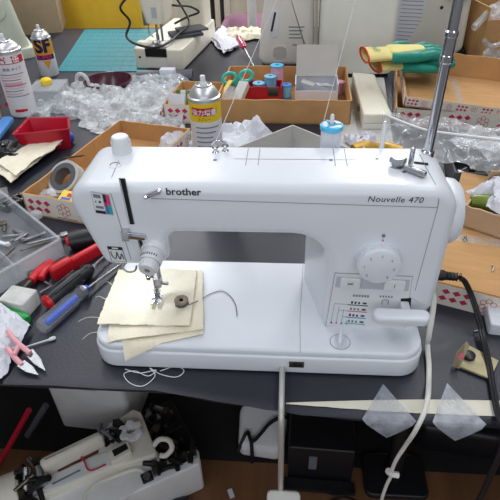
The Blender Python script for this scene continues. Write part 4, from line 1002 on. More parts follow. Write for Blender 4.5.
b = MB(); b.tube(smooth([P(20, 345, .020), P(17, 349, .020), P(14, 355, .018)]), .004, 8); b.build('spring_bridge', 'pinkh', sn)
cs = thing('cotton_swab', 'cotton swab on the dark table beside the pink snips', 'swab', W(T(42, 342))); o0 = T(42, 342)
b = MB(); b.cyl(T(26, 347, .004)-o0, T(54, 338, .004)-o0, .0014, seg=8); b.build('stick', 'paper', cs)
b = MB(); d = (T(54, 338)-T(26, 347)).normalized(); b.ball(T(54, 338, .004)-o0, .0030, (1, 1, 1)); b.tube([T(48, 340, .004)-o0, T(51, 339, .004)-o0, T(54, 338, .004)-o0], [.0015, .003, .003], 8); b.build('cotton_tip', 'tissue', cs)
# metal bracket part, blue handle, dark bag, small printed box at the far left
mp_ = thing('machine_bracket', 'pale metal machine bracket left of the printed tray', 'bracket', W(T(15, 206)), R(-28))
b = MB()
for c, s in (((-.012, 0, .008), (.005, .055, .016)), ((.012, 0, .008), (.005, .055, .016)), ((0, -.026, .008), (.03, .006, .016)), ((0, .026, .008), (.03, .006, .016)), ((0, .0, .006), (.024, .012, .010))): b.box(c, s)
b.build('frame', 'steel', mp_, flat=True)
b = MB(); b.cyl((-.02, .01, .012), (.02, .01, .012), .005); b.build('shaft', 'dsteel', mp_)
b = MB(); b.box((0, 0, .004), (.03, .05, .008)); b.cyl((0, 0, .004), (-.03, .01, .012), .005, seg=10); tag(b.build('steel_piece', 'steel', None, loc=W(T(2, 196)), rz=R(30)), 'small steel piece at the left edge beside the metal bracket', 'metal part')
bl = thing('blue_tool', 'sky blue plastic tool at the left edge below the tall can', 'tool', W(T(2, 138))); o0 = T(2, 138)
b = MB(); X = aim(T(-8, 140, .016)-o0, T(11, 116, .022)-o0); b.prism(rrect(.034, .020, .008), 0, .13, .006, .006, X); b.build('handle', 'blueh', bl)
crumple('black_bag', 'crumpled black plastic bag left of the red bin', 'bag', T(4, 158), .20, .16, .035, 'dark', 71, 0, 26, 20, 10)
tray('left_printed_box', 'small diamond printed box at the left edge behind the tall can', 'box', T(-22, 124), T(3, 118), .10, .10)
b = MB(); b.ball((0, 0, .016), .016); tag(b.build('blue_ball', mat('violet blue plastic', C(70, 84, 190), .3), None, loc=W(T(70, 143))), 'round blue cap between red bin and printed tray', 'cap')

# ------------------------------------------------------------------ right front things
tp = (((383, 384), (413, 405), (360, 402)), ((447, 383), (479, 403), (428, 404)))
for i, (a, r_, l_) in enumerate(tp):
    A, Rr, Ll = T(*a, .0022), T(*r_, .0022), T(*l_, .0022); ye = YF-.016
    Rr.y = Ll.y = ye; mid = (Rr+Ll)/2; n = 12; b = MB(); rows = []
    for k in range(7):
        t = k/6; w0 = A.lerp(Ll, t); w1 = A.lerp(Rr, t)
        rows.append([w0.lerp(w1, j/n)+Vector((0, 0, .0006*fbm((j*.5, k*.5, i)))) for j in range(n+1)])
    for k in range(1, 7):
        t = k/6; zz = -.032*t; s = 1-t
        rows.append([mid.lerp(Ll, s).lerp(mid.lerp(Rr, s), j/n)+Vector((0, -.0035-.002*math.sin(t*2), zz)) for j in range(n+1)])
    vv = [[b.bm.verts.new(p) for p in r] for r in rows]
    for q, w in zip(vv, vv[1:]):
        for j in range(n): b.face((q[j], q[j+1], w[j+1], w[j]))
    o = b.build('tape_piece', 'tape', None, ang=60, loc=(0, 0, TZ)); tag(o, ('clear tape square stuck over the table edge left of the white cable', 'clear tape square on the table edge between the white and black cables')[i], 'tape', 'tape squares on the table edge')
up_px = [(286, 402.6), (320, 401.5), (380, 400), (440, 399.5), (515, 401)]; lo_px = [(286, 404), (320, 406.5), (380, 411), (440, 414), (515, 417)]
b = MB(); ua_ = smooth([T(x, y, .0012) for x, y in up_px], 8); la_ = smooth([T(x, y, .0012) for x, y in lo_px], 8); rows = []
for i, (p, q) in enumerate(zip(ua_, la_)):
    q.y = max(q.y, YF-.004)
    rows.append([b.bm.verts.new(p), b.bm.verts.new(p.lerp(q, .5)+Vector((0, 0, .0006+.0006*fbm((i*.7, 1, 1))))), b.bm.verts.new(q+Vector((0, .0012*fbm((i*.5, 2, 2)), 0)))])
for q, w in zip(rows, rows[1:]):
    for j in range(2): b.face((q[j], w[j], w[j+1], q[j+1]))
tag(b.build('masking_tape', 'masking', None, ang=60, loc=(0, 0, TZ)), 'cream masking tape strip along the front edge of the table', 'tape')
br = thing('metal_bracket', 'bent tan sheet metal bracket on the table beside the black cord', 'bracket', W(T(474, 370))); o0 = T(474, 370); P = lambda px, py, z=.003: T(px, py, z)-o0
def plate(mb, pts, h, m=None):
    v = [mb.bm.verts.new(Vector(p)+Vector((0, 0, z))) for z in (0, h) for p in pts]; n = len(pts)
    mb.face(v[n-1::-1], m); mb.face(v[n:], m)
    for i in range(n): mb.face((v[i], v[(i+1) % n], v[n+(i+1) % n], v[n+i]), m)
b = MB(); plate(b, [P(455, 366), P(490, 380), P(498, 362), P(469, 347)], .003); b.build('base_plate', 'olive', br, flat=True)
b = MB(); q = [P(452, 366, .004), P(459, 369, .003), P(469, 347, .024), P(466, 342, .030), P(456, 353, .030)]
v = [b.bm.verts.new(x) for x in q]+[b.bm.verts.new(x+Vector((.0015, .002, 0))) for x in q]
b.face(v[:5]); b.face(v[9:4:-1])
for i in range(5): b.face((v[i], v[5+i], v[5+(i+1) % 5], v[(i+1) % 5]))
b.build('bent_tab', 'olive', br, flat=True)
b = MB(); b.lathe([(.009, 0), (.009, .008), (.007, .009), (.0001, .009)], 20, Tr(*P(468, 358, .003))); b.build('magnet', 'dark', br)
b = MB(); plate(b, [P(457, 359, .0155)+Vector((-.0005, -.0018, 0)), P(460, 360, .0155)+Vector((-.0005, -.0018, 0)), P(464, 353, .024)+Vector((-.0005, -.0018, 0)), P(461, 352, .024)+Vector((-.0005, -.0018, 0))], .0008); b.build('red_mark', 'pink', br, flat=True)
wf = T(484, 334)
b = MB(); b.prism(rrect(.10, .06, .004), 0, .022, .003, .002, Tr(.055, .03, 0)); tag(b.build('white_foam_block', 'paper', None, loc=W(wf), rz=R(-8)), 'white block at the right edge in front of the printed box', 'block')
b = MB(); b.cyl((0, 0, .002), (.014, .004, .002), .0012, seg=6); tag(b.build('small_pin', 'steel', None, loc=W(T(474, 332)), rz=R(-5)), 'small steel pin on the table beside the white block', 'pin')
# cords
pc = thing('power_cord', 'black power cord running from the machine down over the table edge', 'cord', W((.47, .13, 0))); o0 = Vector((.47, .13, 0))
pp = [AY(437, 274, .13), AY(448, 275, .128), AY(457, 277, .125)]
b = MB(); X = aim(pp[0]-o0-Vector((.012, 0, 0)), pp[2]-o0); L = (pp[2]-pp[0]).length+.012
b.lathe([(.0085, 0), (.0085, L*.5), (.0065, L*.6), (.006, L), (.0001, L)], 14, X)
for k in range(5): b.lathe([(.0063, L*.62+k*.005), (.0074, L*.63+k*.005), (.0063, L*.645+k*.005)], 12, X, cap=False)
b.build('plug', 'dark', pc)
cp = [pp[2]-o0]+[AY(463, 281, .128)-o0, AY(469.5, 294, .122)-o0, AY(476, 313, .104)-o0, AY(479.5, 327, .088)-o0, T(483, 343, .014)-o0, T(488, 366, .007)-o0, T(492, 392, .006)-o0]
e0 = T(494, 410, .004); cp += [Vector((e0.x, YF-.004, .007))-o0, Vector((e0.x+.001, YF-.020, .006))-o0, Vector((e0.x+.002, YF-.031, -.010))-o0, Vector((e0.x+.003, YF-.036, -.06))-o0, Vector((e0.x, YF-.028, -.20))-o0, Vector((.54, .02, -.40))-o0, Vector((.48, .14, -.64))-o0, Vector((.44, .18, -.692))-o0, Vector((.40, .17, -.694))-o0]
b = MB(); b.tube(smooth(cp), .0027, 10); b.tube(smooth([x+Vector((.0042, .0005, 0)) for x in cp]), .0025, 10); b.build('cable', 'cableb', pc)
wc = [Vector((.476, .078, .105)), Vector((.4865, .070, .085)), Vector((.4845, .048, .035)), T(426.5, 345, .009), T(428, 365, .006), T(428, 380, .006), AY(427.5, 394, -.052), AY(426, 403, -.070), AY(423, 414, -.088), AY(418, 425, -.098), AY(412.5, 435, -.098), AY(405, 446, -.085), AY(396, 460, -.080), AY(392, 470, -.076), AY(391, 476, -.074), AY(387, 484, -.072), AY(383, 495, -.070), AY(380, 507, -.065), AY(375, 530, -.05), AY(368, 570, -.03)]
wo = thing('white_cable', 'off white pedal cable hanging over the table edge right of the bed', 'cable', W((.47, .05, 0))); o0 = Vector((.47, .05, 0))
pth = smooth([x-o0 for x in wc]); b = MB(); b.tube(pth, .0026, 10); b.tube([x+Vector((.0040*max(0, 1-1.25*i/len(pth)), .001*max(0, 1-1.25*i/len(pth)), 0)) for i, x in enumerate(pth)], .0023, 10); b.build('cable_sheath', 'cablew', wo)
b = MB(); kp = AY(391.5, 474, -.075)-o0; b.tube([kp+Vector((-.006, 0, .008)), kp, kp+Vector((.010, 0, -.002))], .0048, 8); b.build('cable_tie', 'cablew', wo)

# ------------------------------------------------------------------ back row
# cutting mat
mat_c = [T(57, 72, 0), T(132, 72, 0), T(142, 30, 0), T(85, 30, 0)]
cm = thing('cutting_mat', 'teal cutting mat lying in front of the mustard box', 'cutting mat', W(mat_c[0]))
b = MB(); plate(b, [p-mat_c[0] for p in (mat_c[0], Vector((-.24, mat_c[1].y, 0)), Vector((-.34, mat_c[2].y, 0)), mat_c[3])], .003); b.build('mat_sheet', 'tealmat', cm, flat=True)
b = MB(); f = bil([p-mat_c[0] for p in (mat_c[0], Vector((-.24, mat_c[1].y, 0)), Vector((-.34, mat_c[2].y, 0)), mat_c[3])])
for k in range(1, 10):
    for (p, q) in ((f(k/10, .04), f(k/10, .96)), (f(.04, k/10), f(.96, k/10))): b.tube([p+Vector((0, 0, .0031)), q+Vector((0, 0, .0031))], .0010, 4)
b.build('grid_lines', 'tealgrid', cm)
# mustard box
p0 = AY(58, 25, 2.2); p1 = AY(141, 25, 2.2)
yb_ = thing('mustard_crate', 'large mustard yellow container behind the cutting mat', 'container', (p0.x, 2.20, .45), 0)
w_ = p1.x-p0.x+.02; hh = TZ+.22-.45
b = MB(); b.prism(arc_poly([(0, 0, .02), (w_, 0, .02), (w_, .35, .02), (0, .35, .02)], 4), 0, hh, .004, .01); b.build('container_body', 'yellow', yb_)
b = MB(); b.prism(arc_poly([(-.01, -.01, .02), (w_+.01, -.01, .02), (w_+.01, .36, .02), (-.01, .36, .02)], 4), hh-.004, hh+.025, .004, .004); b.build('lid', 'yellow', yb_)
st = thing('low_cabinet', 'low white cabinet behind the table carrying the mustard container', 'cabinet', (-.60, 2.50, 0))
b = MB(); b.box((0, 0, .215), (.80, .84, .43)); b.build('cabinet_body', 'wall', st, flat=True)
b = MB(); b.box((0, 0, .44), (.82, .86, .02)); b.build('cabinet_top', 'wall', st, flat=True)
for x in (-.20, .20):
    b = MB(); b.box((x, -.424, .215), (.37, .012, .38)); d_ = b.build('door', 'wall', st, flat=True)
    b = MB(); b.box((x*.2, -.436, .3), (.012, .014, .09)); b.build('handle', 'steel', d_)
# brown carton and white paper at the back left
ctn = thing('brown_carton', 'grey brown carton behind the cream hard cover at top left', 'carton', W(T(12, 36)), R(16))
cw, cd, ch = .22, .22, .26; cardg = mat('dull carton', C(172, 150, 122), .8, var=.06)
for (c, s) in (((cw/2, 0, ch/2), (cw, .005, ch)), ((cw/2, cd, ch/2), (cw, .005, ch)), ((0, cd/2, ch/2), (.005, cd, ch)), ((cw, cd/2, ch/2), (.005, cd, ch))):
    b = MB(); b.box(c, s); b.build('side_panel', cardg, ctn, flat=True)
b = MB(); b.box((cw/2, cd/2, .003), (cw, cd, .005)); b.build('bottom_panel', cardg, ctn, flat=True)
b = MB(); b.box((.16, -.003, .17), (.07, .001, .03)); b.build('shipping_label', 'card2', ctn, flat=True)
# cream hard cover top left
hc = thing('hard_cover', 'cream sewing machine hard cover standing at the top left corner', 'cover', W(T(17, 60)), R(33))
b = MB(); b.prism(arc_poly([(-.42, 0, .02), (.07, 0, .03), (.07, .22, .03), (-.42, .22, .02)], 5), .004, .34, .03, .004)
for v in b.bm.verts:
    k_ = v.co.z/.34; v.co.x = v.co.x-(.05*k_ if v.co.x > -.1 else 0); v.co.y += .02*k_
b.build('cover_shell', 'celadon', hc)
b = MB(); b.prism(arc_poly([(-.43, -.008, .02), (.078, -.008, .03), (.078, .228, .03), (-.43, .228, .02)], 5), 0, .04, .006, .002); b.build('base_rim', 'celadon', hc)
b = MB(); b.prism(rrect(.14, .09, .03), 0, .006, .003, 0, Tr(-.06, .012, .19) @ Rx(R(86))); b.build('recessed_panel', 'celadon', hc)

# old cream machine seen from its head end
om = thing('old_sewing_machine', 'cream sewing machine standing behind the bubble wrap, seen from its head', 'sewing machine', W((-.29, 1.385, 0)), R(-8))
bw_, bl_ = .185, .46
b = MB(); b.prism(arc_poly([(0, 0, .015), (bw_, 0, .015), (bw_, bl_, .015), (0, bl_, .015)], 4), .004, .075, .006, .004); b.build('bed', 'cream', om)
b = MB(); b.prism(arc_poly([(.045, -.001, .004), (.125, -.001, .004), (.125, .11, .004), (.045, .11, .004)], 3), .0745, .0768, .0006, 0); b.build('needle_plate', 'steel', om)
b = MB(); b.box((.088, -.001, .062), (.08, .006, .028)); b.build('hook_opening', 'black', om, flat=True)
b = MB(); b.box((.088, -.003, .028), (.075, .006, .034)); b.build('front_cover', 'lbeige', om, flat=True)
b = MB(); b.cyl((.024, .001, .045), (.024, -.003, .045), .004, seg=12); b.build('bed_screw', 'dark', om)
b = MB(); b.prism(arc_poly([(.028, .0, .012), (.088, .0, .012), (.084, .13, .014), (.038, .13, .014)], 5), .0, .001); 
b.bm.clear()
def hd(z, w0, cx): return [Vector((cx+p.x, .085+p.y, z)) for p in rrect(w0, .12, .016)]
b.rings([hd(.152, .062, .086), hd(.156, .070, .085), hd(.20, .082, .081), hd(.26, .096, .076), hd(.36, .105, .072), hd(.375, .09, .072)]); b.build('head', 'cream', om)
b = MB(); b.box((.090, .0235, .190), (.018, .002, .034)); b.build('grey_sticker', 'pgrey', om, flat=True)
b = MB(); b.prism(arc_poly([(.022, .12, .01), (.122, .12, .01), (.125, .46, .02), (.018, .46, .02)], 4), .235, .37, .02, .015); b.build('arm', 'cream', om)
b = MB(); b.prism(arc_poly([(.07, .33, .012), (.175, .33, .012), (.175, .45, .02), (.07, .45, .02)], 4), .07, .37, .02, .0); b.build('pillar', 'cream', om)
b = MB(); b.lathe([(.0001, 0), (.022, 0), (.022, .018), (.018, .022), (.0001, .022)], 20, Tr(.10, .07, .26) @ Ry(R(80))); b.build('dial', 'cream', om)
for x in (.078, .096):
    b = MB(); b.cyl((x, .06, .16), (x, .06, .088), .004); b.build('needle_bar', 'steel', om)
b = MB(); b.box((.078, .052, .082), (.02, .03, .006)); b.cyl((.078, .06, .085), (.078, .06, .11), .006); b.build('presser_foot', 'chrome', om)
b = MB(); b.prism(rrect(.06, .035, .008), .0745, .086, .003, 0, Tr(.030, .055, 0)); b.build('slide_plate', 'cream', om)
b = MB(); b.prism(rrect(.022, .022, .004), .13, .18, .002, .002, Tr(.026, .10, 0)); b.tube([(.030, .1, .13), (.030, .1, .10), (.045, .1, .09)], .003, 8); b.build('needle_threader', 'steel', om)
c0 = om.location
b = MB(); b.prism(rrect(.12, .09, .004), 0, .010, .002, .002, Rz(R(25))); o = b.build('charcoal_pad', 'dgrey', None, loc=c0+Vector((.165, .17, .0765))); tag(o, 'charcoal pad lying on the bed of the cream machine', 'pad')
b = MB(); b.prism(rrect(.11, .08, .004), 0, .008, .002, .002, Rz(R(32))); o = b.build('grey_cloth_pad', 'grey', None, loc=c0+Vector((.185, .20, .0870))); tag(o, 'grey pad on top of the charcoal pad on the cream machine', 'pad')
pts = [(.02, .02, .25), (-.02, .0, .21), (.0, .02, .16), (-.015, .0, .115), (.03, -.03, .095), (.09, -.02, .082), (.13, .03, .088), (.155, .10, .10), (.185, .16, .12), (.16, .20, .16), (.13, .22, .2)]
b = MB(); b.tube(smooth(pts), .0042, 8); tag(b.build('machine_cable', 'cableb', None, loc=c0), 'black cable looping around the bed of the cream machine', 'cable')
pts = [(.115, .10, .20), (.15, .12, .19), (.185, .2, .17), (.21, .25, .14), (.17, .22, .13), (.13, .16, .12)]
b = MB(); b.tube(smooth(pts), .004, 8); tag(b.build('short_cable', 'cableb', None, loc=c0), 'short black cable hanging beside the head of the cream machine', 'cable')
# grey roll
r0, r1 = T(138, 77, .02), T(193, 76, .02)
gr = thing('grey_tube', 'dark grey tube lying in front of the cream machine', 'tube', W((r0.x, r0.y, 0))); 
gv = Vector((r1.x-r0.x, r1.y-r0.y, 0)); X = aim(Vector((0, 0, .021)), gv+Vector((0, 0, .021)))
b = MB(); b.lathe([(.016, 0), (.021, 0), (.021, gv.length), (.016, gv.length), (.016, 0)], 28, X, cap=False); b.build('tube_wall', 'grey', gr)
b = MB(); b.lathe([(.0001, gv.length-.01), (.016, gv.length-.01)], 24, X, cap=False); b.lathe([(.0001, .01), (.016, .01)], 24, X, cap=False); b.build('tube_plug', 'dark', gr)
b = MB(); b.prism(rrect(.05, .028, .003), 0, .018, .002, .001); tag(b.build('white_box', 'paper', None, loc=W(T(168, 74, .042)), rz=R(-3)), 'small white box resting on the dark grey tube', 'box')
# cloths and awl between the machines
drape('white_rag', 'white cotton rag with cut edge lying left of the rose handled awl', 'cloth', [T(224, 57), T(239, 48), T(222, 30), T(210, 40)], .006, .014, 81, 'tissue', 2, 10)
crumple('cream_rag', 'cream crumpled rag behind the rose handled awl', 'cloth', T(246, 37), .17, .15, .045, 'cloth', 82, R(10), 26, 20, 9)
aw = thing('awl', 'awl with rose coloured handle leaning across the rags', 'awl', W(T(244, 50))); o0 = T(244, 50); a_, m_, c_ = T(238, 37, .05)-o0, T(244.5, 48, .035)-o0, T(254, 66, .022)-o0
X = aim(a_, m_); L = (m_-a_).length; b = MB(); b.lathe([(.0001, -.003), (.009, 0), (.013, .02), (.011, L*.4), (.014, L*.7), (.009, L), (.0001, L)], 14, X); b.build('handle', 'rose', aw)
b = MB(); b.tube([m_, c_], [.0035, .002], 8); b.build('shaft', 'steel', aw)
# overlock machine
ov = thing('overlock_machine', 'pale machine with round grille and slot standing behind the brown box', 'sewing machine', W(T(258, 66)), R(-2))
oz = .40
pr = arc_poly([(0, .0, .03), (.205, .0, .012), (.185, oz, .03), (.055, oz, .05), (.012, .14, .08)], 7)
X = Matrix(((1, 0, 0, 0), (0, 0, -1, .0), (0, 1, 0, 0), (0, 0, 0, 1)))
b = MB(); b.prism(pr, -.16, 0, .018, .015, X); b.build('machine_body', 'lbeige', ov)
b = MB(); b.prism(arc_poly([(.208, 0, .01), (.217, 0, .01), (.198, oz, .01), (.189, oz, .01)], 3), -.15, -.012, .004, .004, X); b.build('side_panel', 'beige', ov)
b = MB(); gx, gz_ = .080, .046
b.lathe([(.030, 0), (.030, .0012), (.028, .0012), (.0001, .0012)], 32, Tr(gx, -.0002, gz_) @ Rx(PI/2), m=0)
for i in range(-5, 6):
    for j in range(-5, 6):
        x, z = i*.0048+(.0024 if j % 2 else 0), j*.0042
        if x*x+z*z < .026**2: b.lathe([(.0017, 0), (.0001, .0003)], 6, Tr(gx+x, -.0014, gz_+z) @ Rx(PI/2), m=1, cap=False)
b.build('grille', ['lbeige', 'ink'], ov)
b = MB(); b.prism(arc_poly([(-.016, -.045, .012), (.016, -.045, .015), (.016, .04, .015), (-.010, .045, .012)], 5), 0, .0016, .0006, 0, Tr(.058, -.0005, .145) @ Rx(PI/2), m=0); b.prism(arc_poly([(-.0035, -.03, .003), (.0035, -.03, .003), (.0035, .035, .003), (-.0035, .035, .003)], 4), 0, .003, 0, 0, Tr(.056, -.0003, .150) @ Ry(R(12)) @ Rx(PI/2), m=1); b.build('lever_slot', ['white2', 'ink'], ov)
b = MB(); b.lathe([(.042, 0), (.042, .012), (.038, .016), (.0001, .016)], 32, Tr(.135, 0, .285) @ Rx(PI/2)); b.build('hand_wheel', 'lbeige', ov)
b = MB()
for i, (x0, x1, z) in enumerate(((.11, .165, .135), (.112, .16, .123), (.112, .15, .111), (.112, .158, .099), (.125, .16, .075))): b.box(((x0+x1)/2, -.0006, z), (x1-x0, .0008, .0035))
b.build('rating_print', 'greyink', ov, flat=True)
# large case and pale block
lcs = T(318, 77); lc_ = thing('large_case', 'large plain grey beige case standing behind the brown box', 'case', W(lcs), R(-1))
b = MB(); b.prism(arc_poly([(0, 0, .015), (.245, 0, .02), (.245, .22, .02), (0, .22, .015)], 5), .010, .44, .02, .004); b.build('case_body', 'greyb', lc_)
b = MB(); b.box((.122, .11, .005), (.23, .20, .010)); b.build('base', 'dark', lc_, flat=True)
b = MB(); b.tube(smooth([(.09, .11, .43), (.09, .11, .47), (.14, .11, .48), (.19, .11, .47), (.19, .11, .43)]), .01, 10); b.build('carry_handle', 'greyb', lc_)
pbk = thing('pale_block', 'cream machine extension table lying between brown box and printed tray', 'extension table', W(T(363, 130)), R(0))
o0 = T(363, 130); q = [T(362, 130)-o0, T(390, 130)-o0, T(373, 88)-o0, T(351, 86)-o0]
q2 = [Vector((p.x, p.y)) for p in q]
b = MB(); b.prism(arc_poly([(p.x, p.y, .006) for p in q2], 4), .018, .044, .005, .001); b.build('top_shell', 'cream', pbk)
b = MB(); b.prism(arc_poly([(p.x, p.y, .006) for p in q2], 4), .0, .0165, .001, .002); b.build('lower_shell', 'lbeige', pbk)
b = MB(); b.box((q2[0].x+.0, q2[0].y+.10, .024), (.012, .02, .014)); b.build('clip', 'dsteel', pbk, flat=True)
q = [T(338, 150), T(394, 150), T(384, 78), T(340, 78)]
b = MB(); plate(b, [Vector((p.x, p.y, .0)) for p in q], .0014); tag(b.build('grey_board', 'lgrey', None, loc=(0, 0, TZ), flat=True), 'pale grey board lying flat under the cream extension table', 'board')
pbk.location.z += .0016
# beige machine behind gloves
bmz = thing('beige_machine', 'beige machine with hand wheel standing behind the work gloves', 'sewing machine', W((AY(395, 55, 1.56).x, 1.56, 0)), R(-4))
b = MB(); b.prism(arc_poly([(0, 0, .02), (.245, 0, .03), (.235, .40, .05), (0, .42, .03)], 6), -.14, 0, .014, .01, X); b.build('machine_body', 'beige', bmz)
b = MB(); b.lathe([(.056, 0), (.056, .006), (.052, .008), (.050, .008), (.046, .016), (.0001, .016)], 40, Tr(.190, .0, .236) @ Rx(PI/2)); b.build('hand_wheel', 'beige', bmz)
b = MB(); b.cyl((.140, .001, .163), (.140, -.002, .163), .006); b.build('screw_hole', 'ink', bmz)
b = MB(); b.box((.132, .07, .008), (.25, .13, .016)); b.build('base', 'dark', bmz, flat=True)
# lined sheet
pa = [AY(392, 56, 1.50), AY(411, 38, 1.50), AY(431, -6, 1.50), AY(392, -6, 1.50)]
b = MB(); v = [b.bm.verts.new(p) for p in pa]+[b.bm.verts.new(p+Vector((0, .0012, 0))) for p in pa]; b.face(v[:4], 0); b.face(v[7:3:-1], 0)
for i in range(4): b.face((v[i], v[4+i], v[4+(i+1) % 4], v[(i+1) % 4]), 0)
zlo, zhi = pa[0].z+.035, pa[3].z-.01
for k in range(14):
    z = zlo+(zhi-zlo)*k/13; x0 = pa[0].x+.008; x1 = min(pa[2].x-.02, pa[1].x+(z-pa[1].z)*.55-.008)
    if x1 > x0+.01: b.face([b.bm.verts.new(Vector((x, 1.4992, zz))) for x, zz in ((x0, z), (x1, z-.004), (x1, z-.002), (x0, z+.002))], 1)
tag(b.build('lined_sheet', ['paper', 'greyink'], None, loc=(0, 0, TZ), flat=True), 'white sheet of ruled lines leaning against the beige machine', 'paper')
# carton and plastic at right back
ctb = thing('tall_carton', 'brown carton standing right of the beige machine', 'carton', W((AY(450, 52, 1.70).x, 1.70, 0)), R(-3))
for (c, s) in (((.11, 0, .085), (.22, .005, .15)), ((.11, .2, .085), (.22, .005, .15)), ((0, .1, .085), (.005, .2, .15)), ((.22, .1, .085), (.005, .2, .15))):
    b = MB(); b.box((c[0], c[1], c[2]+.02), s); b.build('side_panel', 'card', ctb, flat=True)
b = MB(); b.box((.11, .1, .012), (.22, .2, .024)); b.build('dark_base', 'dark', ctb, flat=True)
for i, x in enumerate((.04, .125)):
    b = MB(); b.prism(rrect(.075, .08, .006), .198, .227, .004, .002, Tr(x+.015, .06, 0)); t_ = b.build('labelled_box', 'dark', None, loc=ctb.location); tag(t_, ('dark small box on the brown carton beside the mast', 'dark small box on the brown carton nearer the right edge')[i], 'box', 'small boxes on the carton')
    b = MB(); b.box((x+.015, .0188, .213), (.04, .002, .014)); b.build('label', 'pgrey', t_, flat=True)
b = MB(); b.box((.11, .1, .1895), (.23, .21, .012)); tag(b.build('grey_tray_lid', 'grey', None, loc=ctb.location, rz=R(-3), flat=True), 'grey lid lying on the brown carton at right', 'lid')
ct2 = thing('corner_carton', 'brown carton at the right edge full of clear plastic', 'carton', W((AY(478, 62, 1.46).x, 1.46, 0)), R(8))
for (c, s) in (((.12, 0, .07), (.24, .005, .14)), ((.12, .2, .07), (.24, .005, .14)), ((0, .1, .09), (.005, .2, .18)), ((.24, .1, .07), (.005, .2, .14))):
    b = MB(); b.box(c, s); b.build('side_panel', 'card', ct2, flat=True)
bag('clear_packets', 'clear plastic packets spilling over the corner carton', [AY(481, 66, 1.44), AY(515, 66, 1.44), AY(515, 8, 1.55), AY(488, 14, 1.55)], 0, 91, 'film', .03)
b = MB(); b.tube(smooth([AY(474, 28, 1.43), AY(483, 18, 1.46), AY(492, 8, 1.5)]), .012, 8); b.tube(smooth([AY(484, 40, 1.42), AY(490, 46, 1.42), AY(500, 44, 1.42)]), .008, 8); tag(b.build('plastic_strip', 'film2', None, loc=(0, 0, TZ)), 'folded clear plastic strip hanging over the corner carton', 'plastic strip')
tp_ = thing('pale_board', 'pale board jutting in at the top right corner', 'board', W((AY(486, 0, 2.10).x, 2.10, 0)), R(-30))
b = MB(); b.prism(rrect(.25, .02, .005), 0, .40, .004, .002, Tr(.16, .0, 0)); b.build('board_sheet', 'lbeige', tp_)
b = MB(); b.box((.16, -.02, .01), (.25, .12, .02)); b.build('board_foot', 'lbeige', tp_, flat=True)
# chairs behind the table
chx = AY(213, 10, 2.75).x+.255
chair = thing('plum_chair', 'plum upholstered chair behind the table right of the cream machine', 'chair', (chx, 2.80, 0), R(88))
b = MB(); b.prism(arc_poly([(-.23, -.22, .12), (.23, -.22, .12), (.22, .22, .08), (-.22, .22, .08)], 7), .47, .54, .03, .02); b.build('seat', 'plum', chair)
b = MB(); b.prism(arc_poly([(-.20, .80, .06), (.20, .80, .06), (.17, 1.10, .08), (-.17, 1.10, .08)], 6), -.27, -.22, .02, .02, X @ Tr(0, 0, 0)); b.build('backrest', 'plum', chair)
for x, y in ((-.18, -.17), (.18, -.17), (-.18, .17), (.18, .17)):
    b = MB(); b.cyl((x, y, 0), (x, y, .47), .013); b.build('leg', 'dark', chair)
for x in (-.17, .17):
    b = MB(); b.cyl((x, .235, .45), (x, .235, .84), .013); b.build('back_post', 'dark', chair)
q = AY(252, 20, 2.25); b = MB(); b.cyl((0, 0, .0), (0, 0, 1.1), .022); b.lathe([(.14, 0), (.14, .012), (.03, .03), (.022, .04)], 28); tag(b.build('grey_pole', 'greyw', None, loc=(q.x, 2.25, 0)), 'pale grey metal pole behind the table right of the plum seat', 'pole')
sh = thing('side_cabinet', 'pale cabinet with brown top edge behind the plum chair', 'cabinet', (.12, 3.6, 0))
b = MB(); b.box((0, 0, .30), (1.5, .5, .60)); b.build('cabinet_body', 'wall', sh, flat=True)
b = MB(); b.box((0, 0, .62), (1.54, .54, .04)); b.build('cabinet_top', 'rust', sh, flat=True)
for x in (-.5, 0, .5):
    b = MB(); b.box((x, -.256, .30), (.47, .012, .54)); d_ = b.build('door', 'wall', sh, flat=True)
    b = MB(); b.box((x+.18, -.268, .42), (.012, .014, .10)); b.build('handle', 'steel', d_)

# ------------------------------------------------------------------ under the table
# dismantled machine lying on the floor
dz = -.56                                    # height of its upper deck relative to the table top
d0 = T(100, 470, dz); d1 = T(160, 446, dz); rz = math.atan2(d1.y-d0.y, d1.x-d0.x)
dm = thing('dismantled_machine', 'dismantled cream sewing machine lying on the floor under the table', 'sewing machine', (d0.x, d0.y, 0), rz)
_inv = (Tr(d0.x, d0.y, -TZ) @ Rz(rz)).inverted()
def Q(px, py, z=0): return _inv @ T(px, py, dz+z)          # local point on the deck (z above the deck)
ZD = TZ+dz
def slab(px, z0, z1, r=.008, rt=.004): 
    b = MB(); pl_ = [Q(x, y, z1) for x, y in px]; b.prism(arc_poly([(p.x, p.y, r) for p in pl_], 5), ZD+z0, ZD+z1, rt, .002); return b
slab([(-30, 520), (30, 500), (112, 467), (158, 449), (160, 463), (198, 447), (201, 464), (120, 500), (40, 540)], -.138, -.022, .01, .006).build('bed_casing', 'greyw', dm)
slab([(22, 505), (40, 470), (100, 440), (112, 424), (133, 409), (141, 412), (158, 455), (112, 468), (36, 500)], -.136, 0, .010, .006).build('arm_casing', 'fgrime', dm)
slab([(82, 512), (90, 490), (113, 478), (136, 470), (146, 477), (140, 489), (104, 512)], -.030, -.0205, .02, .0015).build('opening_panel', 'greyw', dm)
lipp = [Q(x, y, -.019) for x, y in ((82, 512), (86, 496), (96, 485), (113, 477.5), (134, 470), (143, 472), (147, 478))]
b = MB(); b.tube(smooth(lipp), .0045, 8); b.build('opening_rim', 'fgrime', dm)
slab([(36, 459), (98, 430), (105, 436), (43, 467)], .004, .045, .012, .014).build('top_cover', 'fgrime', dm)
slab([(54, 466), (96, 447), (99, 452), (58, 471)], -.004, .006, .003, .001).build('red_board', 'rust', dm)
b = slab([(42, 492), (48, 478), (84, 461), (108, 451), (111, 465), (62, 486)], -.004, .004, .004, .001); b.build('chassis_plate', 'white2', dm)
